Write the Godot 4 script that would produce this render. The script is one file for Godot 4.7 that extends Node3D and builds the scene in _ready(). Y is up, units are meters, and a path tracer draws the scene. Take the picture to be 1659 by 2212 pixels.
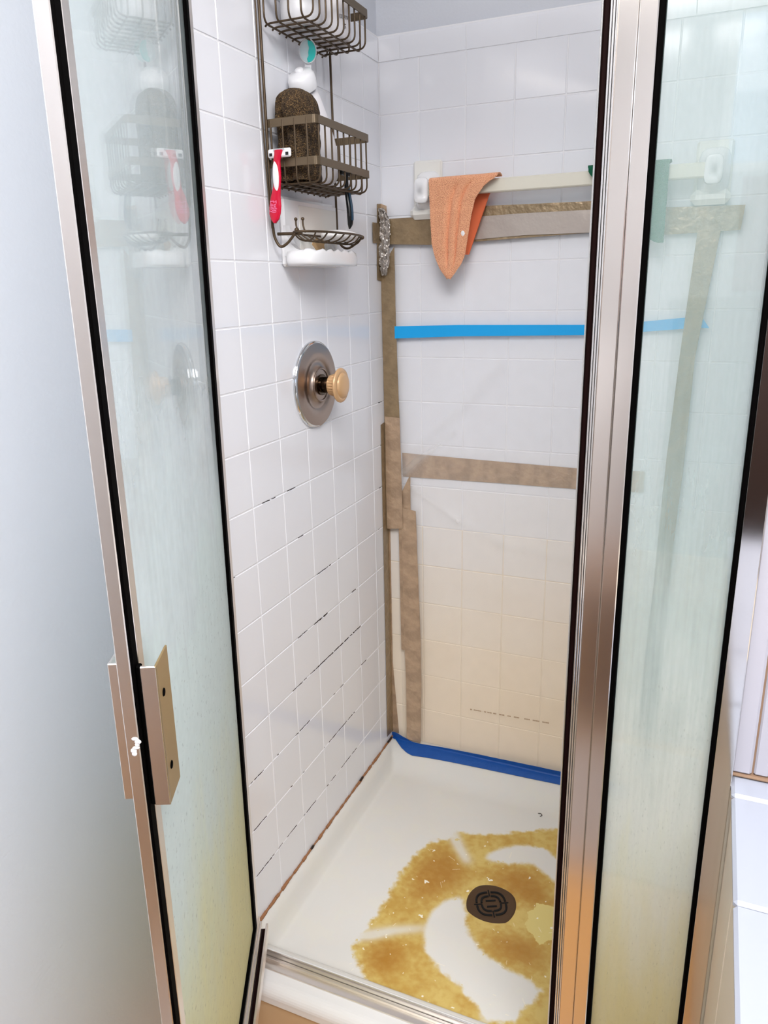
extends Node3D
# A tiled corner shower: hinged glass door standing open at the left, fixed glass panel at the right,
# rusty pan, plastic sheeting taped over the back wall, wire caddy. Metres, y up.
# X runs along the back wall, Z towards the room, levels on the walls are measured from the tile course LV.
const LV := 1.32
const T := 0.108                     # tile pitch
const FZ := 0.80                     # plane of the shower front
const RX := 0.835                    # inner face of the partition

# ---------------------------------------------------------------- mesh building
class Geo:
	var v := PackedVector3Array()
	var n := PackedVector3Array()
	var uv := PackedVector2Array()
	func tri(a: Vector3, b: Vector3, c: Vector3, na := Vector3.ZERO, nb := Vector3.ZERO, nc := Vector3.ZERO, ua := Vector2.ZERO, ub := Vector2.ZERO, uc := Vector2.ZERO) -> void:
		var f := (b - a).cross(c - a)
		if f.length_squared() < 1e-18:
			return
		if na == Vector3.ZERO:
			na = -f.normalized(); nb = na; nc = na
		if f.dot(na + nb + nc) > 0.0:
			v.append_array([a, c, b]); n.append_array([na, nc, nb]); uv.append_array([ua, uc, ub])
		else:
			v.append_array([a, b, c]); n.append_array([na, nb, nc]); uv.append_array([ua, ub, uc])
	func flat(a: Vector3, b: Vector3, c: Vector3, d: Vector3, out: Vector3) -> void:
		var m := (b - a).cross(c - a).normalized()
		if m == Vector3.ZERO:
			m = (c - a).cross(d - a).normalized()
		if m.dot(out) < 0.0:
			m = -m
		tri(a, b, c, m, m, m); tri(a, c, d, m, m, m)
	func ftri(a: Vector3, b: Vector3, c: Vector3, out: Vector3) -> void:
		var m := (b - a).cross(c - a).normalized()
		if m.dot(out) < 0.0:
			m = -m
		tri(a, b, c, m, m, m)
	# box with chamfered edges, given by two corners in the frame t
	func box(lo: Vector3, hi: Vector3, bev := 0.0, t := Transform3D()) -> void:
		var c := (lo + hi) / 2.0
		var h := (hi - lo).abs() / 2.0
		bev = minf(bev, minf(h.x, minf(h.y, h.z)) * 0.9)
		var i := h - Vector3.ONE * bev
		for ax in 3:
			var b1 := (ax + 1) % 3
			var b2 := (ax + 2) % 3
			for s: float in [-1.0, 1.0]:
				var q := []
				for k: Array in [[-1, -1], [1, -1], [1, 1], [-1, 1]]:
					var p := Vector3.ZERO
					p[ax] = s * h[ax]; p[b1] = k[0] * i[b1]; p[b2] = k[1] * i[b2]
					q.append(t * (c + p))
				var o := Vector3.ZERO
				o[ax] = s
				flat(q[0], q[1], q[2], q[3], t.basis * o)
				if bev > 0.0:
					for s2: float in [-1.0, 1.0]:      # chamfer between the faces ax and b1
						var e := []
						for w: Array in [[0, -1], [0, 1], [1, 1], [1, -1]]:
							var p := Vector3.ZERO
							p[ax] = s * (h[ax] if w[0] == 0 else i[ax]); p[b1] = s2 * (i[b1] if w[0] == 0 else h[b1]); p[b2] = w[1] * i[b2]
							e.append(t * (c + p))
						var o2 := o
						o2[b1] = s2
						flat(e[0], e[1], e[2], e[3], t.basis * o2)
		if bev > 0.0:
			for sx: float in [-1.0, 1.0]:
				for sy: float in [-1.0, 1.0]:
					for sz: float in [-1.0, 1.0]:
						var s := Vector3(sx, sy, sz)
						ftri(t * (c + s * Vector3(h.x, i.y, i.z)), t * (c + s * Vector3(i.x, h.y, i.z)), t * (c + s * Vector3(i.x, i.y, h.z)), t.basis * s)
	# round bar along a path
	func tube(p: Array, r: float, sides := 8, closed := false, r_end := -1.0) -> void:
		var rings := []
		var m := p.size()
		var up := Vector3(0.31, 0.87, 0.39)
		for k in m:
			var a: Vector3 = p[(k - 1 + m) % m] if closed else p[maxi(k - 1, 0)]
			var b: Vector3 = p[(k + 1) % m] if closed else p[mini(k + 1, m - 1)]
			var d := (b - a).normalized()
			var x := up - d * up.dot(d)
			if x.length() < 0.1:
				x = Vector3(1, 0, 0) - d * d.x
			x = x.normalized()
			up = x
			var y := d.cross(x)
			var rr := r if r_end < 0.0 else lerpf(r, r_end, k / float(m - 1))
			var ring := []
			for s in sides:
				var g := TAU * s / sides
				var o := x * cos(g) + y * sin(g)
				ring.append([p[k] + o * rr, o])
			rings.append(ring)
		for k in (m if closed else m - 1):
			var k2 := (k + 1) % m
			for s in sides:
				var s2 := (s + 1) % sides
				var A: Array = rings[k][s]; var B: Array = rings[k][s2]; var C: Array = rings[k2][s2]; var D: Array = rings[k2][s]
				tri(A[0], B[0], C[0], A[1], B[1], C[1]); tri(A[0], C[0], D[0], A[1], C[1], D[1])
		if not closed:
			for e: int in [0, m - 1]:
				var o: Vector3 = (p[0] - p[1] if e == 0 else p[m - 1] - p[m - 2]).normalized()
				for s in sides:
					ftri(p[e], rings[e][s][0], rings[e][(s + 1) % sides][0], o)
	# surface of revolution: profile of (radius, height along the axis)
	func lathe(prof: Array, at: Vector3, axis: Vector3, sides := 32, smooth := true, squash := 1.0, wide := Vector3.ZERO) -> void:
		axis = axis.normalized()
		var x := wide if wide != Vector3.ZERO else axis.cross(Vector3(0.2, 0.9, 0.41))
		x = (x - axis * x.dot(axis)).normalized()
		var y := axis.cross(x)
		var nn := []
		for k in prof.size():
			var d := Vector2.ZERO
			if k > 0: d += (prof[k] - prof[k - 1] as Vector2).normalized()
			if k < prof.size() - 1: d += (prof[k + 1] - prof[k] as Vector2).normalized()
			nn.append(Vector2(d.y, -d.x).normalized())
		for k in prof.size() - 1:
			var P: Vector2 = prof[k]
			var Q: Vector2 = prof[k + 1]
			var seg := (Q - P).normalized()
			var fn := Vector2(seg.y, -seg.x)
			for s in sides:
				var g := [TAU * s / sides, TAU * (s + 1) / sides]
				var q := []
				for w: Array in [[P, 0, k], [P, 1, k], [Q, 1, k + 1], [Q, 0, k + 1]]:
					var o: Vector3 = x * cos(g[w[1]]) + y * sin(g[w[1]]) * squash
					var m: Vector2 = nn[w[2]] if smooth else fn
					var on: Vector3 = (x * cos(g[w[1]]) + y * sin(g[w[1]]) / squash).normalized()
					q.append([at + o * w[0].x + axis * w[0].y, (on * m.x + axis * m.y).normalized()])
				tri(q[0][0], q[1][0], q[2][0], q[0][1], q[1][1], q[2][1])
				tri(q[0][0], q[2][0], q[3][0], q[0][1], q[2][1], q[3][1])
	# flat outline pulled out along the normal w of the frame (u, v, w)
	func prism(poly: PackedVector2Array, f: Transform3D, w0: float, w1: float) -> void:
		var idx := Geometry2D.triangulate_polygon(poly)
		var zn := f.basis.z.normalized()
		for k in range(0, idx.size(), 3):
			var q := []
			for j in 3:
				q.append(poly[idx[k + j]])
			for w: Array in [[w1, zn], [w0, -zn]]:
				var c := []
				for j in 3:
					c.append(f * Vector3(q[j].x, q[j].y, w[0]))
				tri(c[0], c[1], c[2], w[1], w[1], w[1], q[0], q[1], q[2])
		var mid := Vector2.ZERO
		for p in poly:
			mid += p / poly.size()
		var turn := 1.0 if not Geometry2D.is_polygon_clockwise(poly) else -1.0
		for k in poly.size():
			var a := poly[k]
			var b := poly[(k + 1) % poly.size()]
			var o := Vector2(b.y - a.y, a.x - b.x) * turn
			flat(f * Vector3(a.x, a.y, w0), f * Vector3(b.x, b.y, w0), f * Vector3(b.x, b.y, w1), f * Vector3(a.x, a.y, w1), f.basis * Vector3(o.x, o.y, 0))
	# smooth sheet p(u, v), optionally with a second face `thick` behind it and closed rims
	func sheet(nu: int, nv: int, fn: Callable, thick := 0.0, wrap := false) -> void:
		var P := []
		for i in nu + 1:
			var row := []
			for j in nv + 1:
				row.append(fn.call(float(i) / nu, float(j) / nv))
			P.append(row)
		var N := []
		for i in nu + 1:
			var row := []
			for j in nv + 1:
				var a: Vector3 = P[(i - 1 + nu) % nu if wrap else maxi(i - 1, 0)][j]
				var b: Vector3 = P[(i + 1) % nu if wrap and i == nu else mini(i + 1, nu)][j]
				if wrap and i == nu: b = P[1][j]
				var m: Vector3 = (b - a).cross(P[i][mini(j + 1, nv)] - P[i][maxi(j - 1, 0)])
				row.append(m.normalized() if m.length() > 1e-12 else Vector3.UP)
			N.append(row)
		for i in nu:
			for j in nv:
				var u0 := Vector2(float(i) / nu, float(j) / nv)
				var u1 := Vector2(float(i + 1) / nu, float(j + 1) / nv)
				var A: Vector3 = P[i][j]; var B: Vector3 = P[i + 1][j]; var C: Vector3 = P[i + 1][j + 1]; var D: Vector3 = P[i][j + 1]
				tri(A, B, C, N[i][j], N[i + 1][j], N[i + 1][j + 1], u0, Vector2(u1.x, u0.y), u1)
				tri(A, C, D, N[i][j], N[i + 1][j + 1], N[i][j + 1], u0, u1, Vector2(u0.x, u1.y))
				if thick > 0.0:
					var a2: Vector3 = A - N[i][j] * thick; var b2: Vector3 = B - N[i + 1][j] * thick; var c2: Vector3 = C - N[i + 1][j + 1] * thick; var d2: Vector3 = D - N[i][j + 1] * thick
					tri(a2, b2, c2, -N[i][j], -N[i + 1][j], -N[i + 1][j + 1], u0, Vector2(u1.x, u0.y), u1)
					tri(a2, c2, d2, -N[i][j], -N[i + 1][j + 1], -N[i][j + 1], u0, u1, Vector2(u0.x, u1.y))
					if j == 0: flat(A, B, b2, a2, A - D)
					if j == nv - 1: flat(D, C, c2, d2, D - A)
					if i == 0 and not wrap: flat(A, D, d2, a2, A - B)
					if i == nu - 1 and not wrap: flat(B, C, c2, b2, B - A)
	func ball(c: Vector3, r: Vector3, nu := 20, nv := 12) -> void:
		sheet(nu, nv, func(a: float, b: float) -> Vector3:
			var th := a * TAU
			var ph := (0.5 - b) * PI
			return c + Vector3(cos(th) * cos(ph), sin(ph), sin(th) * cos(ph)) * r, 0.0, true)
	func mesh(shift := Vector3.ZERO) -> ArrayMesh:
		var w := v
		if shift != Vector3.ZERO:
			w = PackedVector3Array()
			for p in v:
				w.append(p - shift)
		var a := []
		a.resize(Mesh.ARRAY_MAX)
		a[Mesh.ARRAY_VERTEX] = w; a[Mesh.ARRAY_NORMAL] = n; a[Mesh.ARRAY_TEX_UV] = uv
		var m := ArrayMesh.new()
		m.add_surface_from_arrays(Mesh.PRIMITIVE_TRIANGLES, a)
		return m

var M := {}
var used := {}
var rng := RandomNumberGenerator.new()

func L(x: float, y: float, z: float) -> Vector3:
	return Vector3(x, y + LV, z)

func numbered(called: String, parent: Node) -> String:
	var key := [parent, called]
	used[key] = used.get(key, 0) + 1
	return called if used[key] == 1 else "%s_%03d" % [called, used[key] - 1]

func put(called: String, m: Mesh, mat: Material, parent: Node = self) -> MeshInstance3D:
	var o := MeshInstance3D.new()
	o.name = numbered(called, parent)
	o.mesh = m
	o.material_override = mat
	parent.add_child(o, true)
	return o

# commits a shape given in room coordinates under `parent` (things here are never turned unless they say so)
func obj(called: String, g: Geo, mat: Material, parent: Node = self) -> MeshInstance3D:
	var base := Vector3.ZERO
	var p := parent
	while p != self:
		base += (p as Node3D).position
		p = p.get_parent()
	return put(called, g.mesh(base), mat, parent)

func loc(called: String, g: Geo, mat: Material, parent: Node) -> MeshInstance3D:
	return put(called, g.mesh(), mat, parent)

func tag(o: Node, label: String, category := "", group := "") -> Node:
	o.set_meta("label", label)
	if category: o.set_meta("category", category)
	if group: o.set_meta("group", group)
	return o

func thing(called: String, at: Vector3, label: String, category: String, group := "") -> Node3D:
	var o := Node3D.new()
	o.name = numbered(called, self)
	o.position = at
	add_child(o, true)
	tag(o, label, category, group)
	return o

func structure(o: Node, label := "") -> Node:
	o.set_meta("kind", "structure")
	if label: o.set_meta("label", label)
	return o

func V(x: float, y: float) -> Vector2:
	return Vector2(x, y)

# a path with its corners rounded
func fillet(p: Array, r: float, steps := 5) -> Array:
	var out := [p[0]]
	for k in range(1, p.size() - 1):
		var a: Vector3 = p[k - 1]; var b: Vector3 = p[k]; var c: Vector3 = p[k + 1]
		var ra := minf(r, a.distance_to(b) * 0.49)
		var rc := minf(r, c.distance_to(b) * 0.49)
		var s := b + (a - b).normalized() * ra
		var e := b + (c - b).normalized() * rc
		for j in steps + 1:
			var t := j / float(steps)
			out.append(s.lerp(b, t).lerp(b.lerp(e, t), t))
	out.append(p[-1])
	return out

func curve(p: Array, per := 6) -> Array:
	var out := []
	for k in p.size() - 1:
		var a: Vector3 = p[maxi(k - 1, 0)]; var b: Vector3 = p[k]; var c: Vector3 = p[k + 1]; var d: Vector3 = p[mini(k + 2, p.size() - 1)]
		for j in per:
			out.append(b.cubic_interpolate(c, a, d, j / float(per)))
	out.append(p[-1])
	return out

# ---------------------------------------------------------------- materials
func std(col: Color, rough: float, metal := 0.0) -> StandardMaterial3D:
	var m := StandardMaterial3D.new()
	m.albedo_color = col
	m.roughness = rough
	m.metallic = metal
	return m

func noise(freq: float, sd: int, oct := 4) -> FastNoiseLite:
	var f := FastNoiseLite.new()
	f.noise_type = FastNoiseLite.TYPE_SIMPLEX_SMOOTH
	f.frequency = freq
	f.seed = sd
	f.fractal_octaves = oct
	return f

func noise_tex(freq: float, sd: int, size := 256) -> ImageTexture:
	return ImageTexture.create_from_image(noise(freq, sd).get_seamless_image(size, size))

func relief(m: StandardMaterial3D, tex: Texture2D, scale: float, cm: float, triplanar := true) -> StandardMaterial3D:
	m.heightmap_enabled = true
	m.heightmap_texture = tex
	m.heightmap_scale = cm
	if triplanar:
		m.uv1_triplanar = true
		m.uv1_scale = Vector3.ONE * scale
	return m

func make_materials() -> void:
	M.tile = std(Color(0.93, 0.935, 0.955), 0.10)
	M.tile_b = std(Color(0.93, 0.935, 0.955), 0.12)
	M.tile_c = std(Color(0.93, 0.935, 0.955), 0.11)
	M.tile_stained = []
	for k in 8:
		var q := k / 7.0
		M.tile_stained.append(std(Color(0.93, 0.935, 0.955).lerp(Color(0.985, 0.93, 0.85), smoothstep(0.0, 1.0, q)), 0.14))
	M.grout = std(Color(0.94, 0.94, 0.95), 0.7)
	M.mold = std(Color(0.16, 0.11, 0.08), 0.9)
	M.plaster = relief(std(Color(0.815, 0.828, 0.857), 0.6), noise_tex(0.05, 3), 9.0, 0.02)
	M.paint_front = std(Color(0.70, 0.70, 0.71), 0.7)
	M.ceiling = std(Color(0.93, 0.93, 0.93), 0.9)
	M.pan = std(Color(1, 1, 1), 0.22)
	M.pan.albedo_texture = pan_texture()
	M.pan_plain = std(Color(0.87, 0.868, 0.862), 0.22)
	M.caulk = std(Color(0.60, 0.42, 0.28), 0.8)
	M.alu = std(Color(0.94, 0.915, 0.89), 0.32, 1.0)
	M.alu_post = std(Color(0.94, 0.915, 0.89), 0.19, 1.0)
	M.alu_wall = std(Color(0.90, 0.88, 0.86), 0.10, 1.0)
	M.alu_bright = std(Color(0.93, 0.92, 0.91), 0.25, 1.0)
	M.gasket = std(Color(0.010, 0.007, 0.007), 0.7)
	M.gasket.metallic_specular = 0.12
	M.brown_seal = std(Color(0.085, 0.03, 0.027), 0.6)
	M.brown_seal.metallic_specular = 0.15
	M.bronze = std(Color(0.33, 0.27, 0.20), 0.42, 0.55)
	M.bronze_band = std(Color(0.42, 0.36, 0.28), 0.4, 0.5)
	M.nickel = std(Color(0.66, 0.595, 0.55), 0.32, 1.0)
	M.chrome = std(Color(0.86, 0.87, 0.88), 0.06, 1.0)
	M.dark_metal = std(Color(0.32, 0.27, 0.22), 0.15, 1.0)
	M.brass = std(Color(0.86, 0.70, 0.52), 0.3, 0.35)
	M.ceramic = std(Color(0.94, 0.94, 0.945), 0.12)
	M.ceramic_cream = std(Color(0.94, 0.935, 0.91), 0.15)
	M.acrylic = std(Color(0.94, 0.925, 0.86, 0.72), 0.3)
	M.acrylic.transparency = BaseMaterial3D.TRANSPARENCY_ALPHA
	var weave := noise_tex(0.22, 11)
	var tp := tape_texture(5)
	var tp2 := tape_texture(6)
	M.duct = relief(std(Color(0.78, 0.68, 0.58), 0.30, 0.3), noise_tex(0.03, 7), 8.0, 0.10)
	M.duct.albedo_texture = tp
	M.duct_dark = relief(std(Color(0.64, 0.56, 0.44), 0.32, 0.3), noise_tex(0.03, 8), 8.0, 0.10)
	M.duct_dark.albedo_texture = tp2
	M.duct_sheen = relief(std(Color(0.72, 0.675, 0.64), 0.3, 0.3), noise_tex(0.03, 9), 8.0, 0.03)
	M.blue = std(Color(0.0, 0.66, 0.94), 0.6)
	M.blue_deep = relief(std(Color(0.0, 0.30, 0.62), 0.5), noise_tex(0.04, 21), 14.0, 0.06)
	M.plastic = std(Color(1, 1, 1), 0.22)
	M.plastic.albedo_texture = plastic_texture()
	M.plastic.transparency = BaseMaterial3D.TRANSPARENCY_ALPHA
	M.plastic.backlight_enabled = true
	M.plastic.backlight = Color(0.35, 0.35, 0.35)
	M.print_ink = std(Color(0.56, 0.44, 0.30), 0.8)
	M.glass = std(Color(0.78, 0.90, 0.87, 0.10), 0.02)
	M.glass.transparency = BaseMaterial3D.TRANSPARENCY_ALPHA
	M.film_door = std(Color(1, 1, 1), 0.5)
	M.film_door.albedo_texture = film_texture(true, 0.55, 0.90)
	M.film_door.transparency = BaseMaterial3D.TRANSPARENCY_ALPHA
	M.film_inner = std(Color(1, 1, 1), 0.5)
	M.film_inner.albedo_texture = film_texture(true, 0.16, 0.88)
	M.film_inner.transparency = BaseMaterial3D.TRANSPARENCY_ALPHA
	M.film_panel = std(Color(1, 1, 1), 0.5)
	M.film_panel.albedo_texture = film_texture(false, 0.10)
	M.film_panel.transparency = BaseMaterial3D.TRANSPARENCY_ALPHA
	for m: String in ["film_door", "film_inner", "film_panel"]:
		M[m].backlight_enabled = true
		M[m].backlight = Color(0.9, 0.9, 0.9)
	M.terry_orange = relief(std(Color(0.99, 0.74, 0.57), 0.95), noise_tex(0.16, 50), 9.0, 0.30)
	M.terry_orange.albedo_texture = terry_texture()
	M.terry_orange.rim_enabled = true
	M.terry_orange.rim = 0.4
	M.terry_green = relief(std(Color(0.04, 0.36, 0.25), 0.95), weave, 7.0, 0.25)
	M.terry_brown = relief(std(Color(0.85, 0.80, 0.75), 0.95), noise_tex(0.12, 15), 9.0, 0.4)
	M.terry_brown.albedo_texture = speckle_texture()
	M.terry_red = relief(std(Color(0.55, 0.10, 0.08), 0.95), weave, 30.0, 0.35)
	M.white_plastic = std(Color(0.93, 0.93, 0.94), 0.3)
	M.white_soft = std(Color(0.96, 0.95, 0.96), 0.45)
	M.teal = std(Color(0.20, 0.83, 0.80), 0.3)
	M.clear_lid = std(Color(0.84, 0.92, 0.93), 0.25)
	M.pink = std(Color(0.80, 0.02, 0.20), 0.25)
	M.magenta = std(Color(0.85, 0.03, 0.45), 0.25)
	M.pink_print = std(Color(1.0, 0.55, 0.75), 0.4)
	M.black_plastic = std(Color(0.02, 0.025, 0.03), 0.3)
	M.navy = std(Color(0.08, 0.21, 0.30), 0.35)
	M.soap = std(Color(0.96, 0.95, 0.94), 0.4)
	M.peel = std(Color(0.80, 0.66, 0.48), 0.8)
	M.drain = std(Color(0.34, 0.26, 0.19), 0.4, 0.6)
	M.drain_hole = std(Color(0.01, 0.01, 0.012), 0.9)
	M.floor = relief(std(Color(0.76, 0.56, 0.31), 0.45), noise_tex(0.05, 31), 3.0, 0.05)
	M.mat = relief(std(Color(0.96, 0.91, 0.89), 0.95), weave, 25.0, 0.6)
	M.wood = std(Color(0.16, 0.09, 0.06), 0.5)
	M.chest_wood = std(Color(0.44, 0.34, 0.27), 0.5)
	M.black_ink = std(Color(0.23, 0.15, 0.12), 0.7)
	M.deck = std(Color(0.67, 0.69, 0.74), 0.16)
	M.deck_side = std(Color(0.87, 0.83, 0.76), 0.4)
	M.trim = std(Color(0.73, 0.725, 0.76), 0.4)
	M.brown_caulk = std(Color(0.56, 0.45, 0.36), 0.8)
	M.frame_white = std(Color(0.92, 0.92, 0.92), 0.5)
	M.lamp_glow = std(Color(1, 1, 1), 0.5)
	M.lamp_glow.emission_enabled = true
	M.lamp_glow.emission = Color(1.0, 0.97, 0.92)
	M.lamp_glow.emission_energy_multiplier = 0.8

# worn tape: brighter and darker streaks along and across
func tape_texture(sd: int) -> ImageTexture:
	var im := Image.create(256, 256, false, Image.FORMAT_RGB8)
	var a := noise(0.012, sd, 4).get_seamless_image(256, 256)
	for y in 256:
		for x in 256:
			var g := 0.86 + 0.17 * a.get_pixel(x, y).r
			im.set_pixel(x, y, Color(g, g * 0.985, g * 0.965))
	return ImageTexture.create_from_image(im)

func terry_texture() -> ImageTexture:
	var im := Image.create(256, 256, false, Image.FORMAT_RGB8)
	var a := noise(0.16, 50, 2).get_seamless_image(256, 256)
	for y in 256:
		for x in 256:
			var g := lerpf(0.80, 1.0, smoothstep(0.25, 0.6, a.get_pixel(x, y).r))
			im.set_pixel(x, y, Color(lerpf(g, 1.0, 0.5), g, g))
	return ImageTexture.create_from_image(im)

func fill_polygon(w: int, h: int, poly: PackedVector2Array, value: float, buf: PackedFloat32Array) -> void:
	for y in h:
		var xs := []
		for k in poly.size():
			var a := poly[k]
			var b := poly[(k + 1) % poly.size()]
			if (a.y <= y) != (b.y <= y):
				xs.append(a.x + (y - a.y) / (b.y - a.y) * (b.x - a.x))
		xs.sort()
		for k in range(0, xs.size() - 1, 2):
			for x in range(maxi(0, ceili(xs[k])), mini(w - 1, floori(xs[k + 1])) + 1):
				buf[y * w + x] = value

func soften(w: int, h: int, buf: PackedFloat32Array, r: int) -> PackedFloat32Array:
	for axis in 2:
		var out := PackedFloat32Array()
		out.resize(w * h)
		var lines := h if axis == 0 else w
		var size := w if axis == 0 else h
		var stride := 1 if axis == 0 else w
		var jump := w if axis == 0 else 1
		for l in lines:
			var at := l * jump
			var sum := 0.0
			for k in range(-r, r + 1):
				sum += buf[at + clampi(k, 0, size - 1) * stride]
			for k in size:
				out[at + k * stride] = sum / (2 * r + 1)
				sum += buf[at + mini(k + r + 1, size - 1) * stride] - buf[at + maxi(k - r, 0) * stride]
		buf = out
	return buf

# rust and wear on the pan, laid out in plan (1 m = 700 pixels over 0.84 m)
func pan_texture() -> ImageTexture:
	var S := 640
	var k := S / 0.84
	var a := PackedFloat32Array()
	a.resize(S * S)
	var outer := [V(.53,.155),V(.504,.166),V(.404,.215),V(.341,.245),V(.279,.256),V(.276,.283),V(.232,.313),V(.211,.384),V(.203,.451),V(.205,.523),V(.201,.579),V(.194,.634),V(.188,.667),V(.218,.697),V(.235,.712),V(.252,.739),V(.299,.756),V(.361,.752),V(.448,.745),V(.594,.72),V(.66,.62),V(.69,.48),V(.68,.33),V(.62,.2)]
	var holes := [
		[V(.365,.307),V(.395,.270),V(.444,.238),V(.495,.235),V(.540,.258),V(.575,.30),V(.56,.345),V(.536,.324),V(.497,.302),V(.478,.290),V(.418,.314),V(.374,.319)],
		[V(.354,.437),V(.321,.469),V(.304,.511),V(.307,.563),V(.327,.617),V(.368,.647),V(.419,.671),V(.466,.704),V(.487,.730),V(.535,.710),V(.554,.655),V(.575,.620),V(.538,.600),V(.490,.592),V(.437,.572),V(.393,.528),V(.370,.470)],
		[V(.235,.235),V(.284,.298),V(.330,.345),V(.345,.34),V(.300,.283),V(.270,.24)],
		[V(.14,.668),V(.207,.611),V(.257,.578),V(.310,.552),V(.316,.562),V(.262,.594),V(.216,.634)]]
	var dark := [
		[V(.232,.408),V(.268,.312),V(.328,.354),V(.351,.391),V(.315,.450),V(.266,.498),V(.238,.481)],
		[V(.394,.351),V(.461,.308),V(.508,.328),V(.548,.398),V(.506,.415),V(.427,.390)],
		[V(.225,.63),V(.29,.61),V(.31,.66),V(.28,.72),V(.23,.70)],
		[V(.43,.53),V(.49,.5),V(.55,.52),V(.55,.57),V(.49,.575)]]
	var patch := [V(.500,.466),V(.505,.448),V(.498,.432),V(.510,.420),V(.512,.400),V(.530,.398),V(.556,.400),V(.57,.44),V(.566,.487),V(.552,.495),V(.541,.510),V(.530,.497),V(.523,.488),V(.511,.480)]
	var grow := func(list: Array) -> PackedVector2Array:
		var o := PackedVector2Array()
		for p: Vector2 in list:
			o.append(p * k)
		return o
	fill_polygon(S, S, grow.call(outer), 1.0, a)
	for h in holes.slice(0, 2):
		fill_polygon(S, S, grow.call(h), 0.0, a)
	a = soften(S, S, soften(S, S, a, 8), 7)
	var ray := PackedFloat32Array()
	ray.resize(S * S)
	for h in holes.slice(2):
		fill_polygon(S, S, grow.call(h), 1.0, ray)
	ray = soften(S, S, soften(S, S, ray, 8), 7)
	var b := PackedFloat32Array()
	b.resize(S * S)
	for d in dark:
		fill_polygon(S, S, grow.call(d), 1.0, b)
	b = soften(S, S, soften(S, S, b, 16), 14)
	var c := PackedFloat32Array()
	c.resize(S * S)
	fill_polygon(S, S, grow.call(patch), 1.0, c)
	var far := PackedFloat32Array()
	far.resize(S * S)
	for y in S:
		for x in S:
			far[y * S + x] = smoothstep(0.15, 0.24, Vector2(x / k - 0.42, y / k - 0.44).length())
	var n1 := noise(0.06, 5)
	var n2 := noise(0.012, 6)
	var n3 := noise(0.045, 9, 3)
	var im := Image.create(S, S, false, Image.FORMAT_RGB8)
	var clean := Color(0.865, 0.86, 0.842)
	var yellow := Color(0.82, 0.72, 0.42)
	var amber := Color(0.75, 0.61, 0.30)
	var rust := Color(0.68, 0.49, 0.19)
	for y in S:
		for x in S:
			var wob := n1.get_noise_2d(x, y)
			var xx := clampi(x + int(wob * 4), 0, S - 1)
			var yy := clampi(y + int(n1.get_noise_2d(x + 900, y) * 4), 0, S - 1)
			var s := a[yy * S + xx]
			var big := n2.get_noise_2d(x, y)
			s = smoothstep(0.18, 0.82, s + wob * 0.10 + 0.55 * n3.get_noise_2d(x * 0.8, y * 0.8 + 70) * (1.0 - absf(2.0 * s - 1.0)) * far[y * S + x])
			s *= 1.0 - 0.85 * clampf(ray[y * S + x] * 1.5, 0, 1)
			var col := clean.lerp(Color(0.90, 0.88, 0.80), clampf(0.3 + big, 0, 1) * 0.25)
			var st := yellow.lerp(amber, clampf(0.45 + big * 0.9 + wob * 0.4, 0, 1)).lerp(rust, clampf(b[yy * S + xx] * 0.95 + wob * 0.25, 0, 1))
			col = col.lerp(st, s)
			if c[yy * S + xx] > 0.5:
				col = Color(0.86, 0.79, 0.50)
			var chip := n3.get_noise_2d(x * 1.0 + 300, y)
			if chip > 0.62 and s > 0.2:
				col = Color(0.95, 0.93, 0.86)
			elif chip < -0.56 and s > 0.02 and s < 0.6:
				col = yellow.lerp(clean, 0.3)
			im.set_pixel(x, y, col)
	# scratches and paint flecks
	rng.seed = 42
	for j in 30:
		var p := Vector2(rng.randf_range(0.20, 0.60), rng.randf_range(0.25, 0.74)) * k
		var d := Vector2.from_angle(rng.randf() * TAU)
		var len := rng.randi_range(2, 14)
		for q in len:
			var w := p + d * q
			if w.x > 1 and w.y > 1 and w.x < S - 2 and w.y < S - 2:
				im.set_pixelv(Vector2i(w), im.get_pixelv(Vector2i(w)).lerp(Color(0.97, 0.94, 0.85), 0.6))
	return ImageTexture.create_from_image(im)

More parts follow.
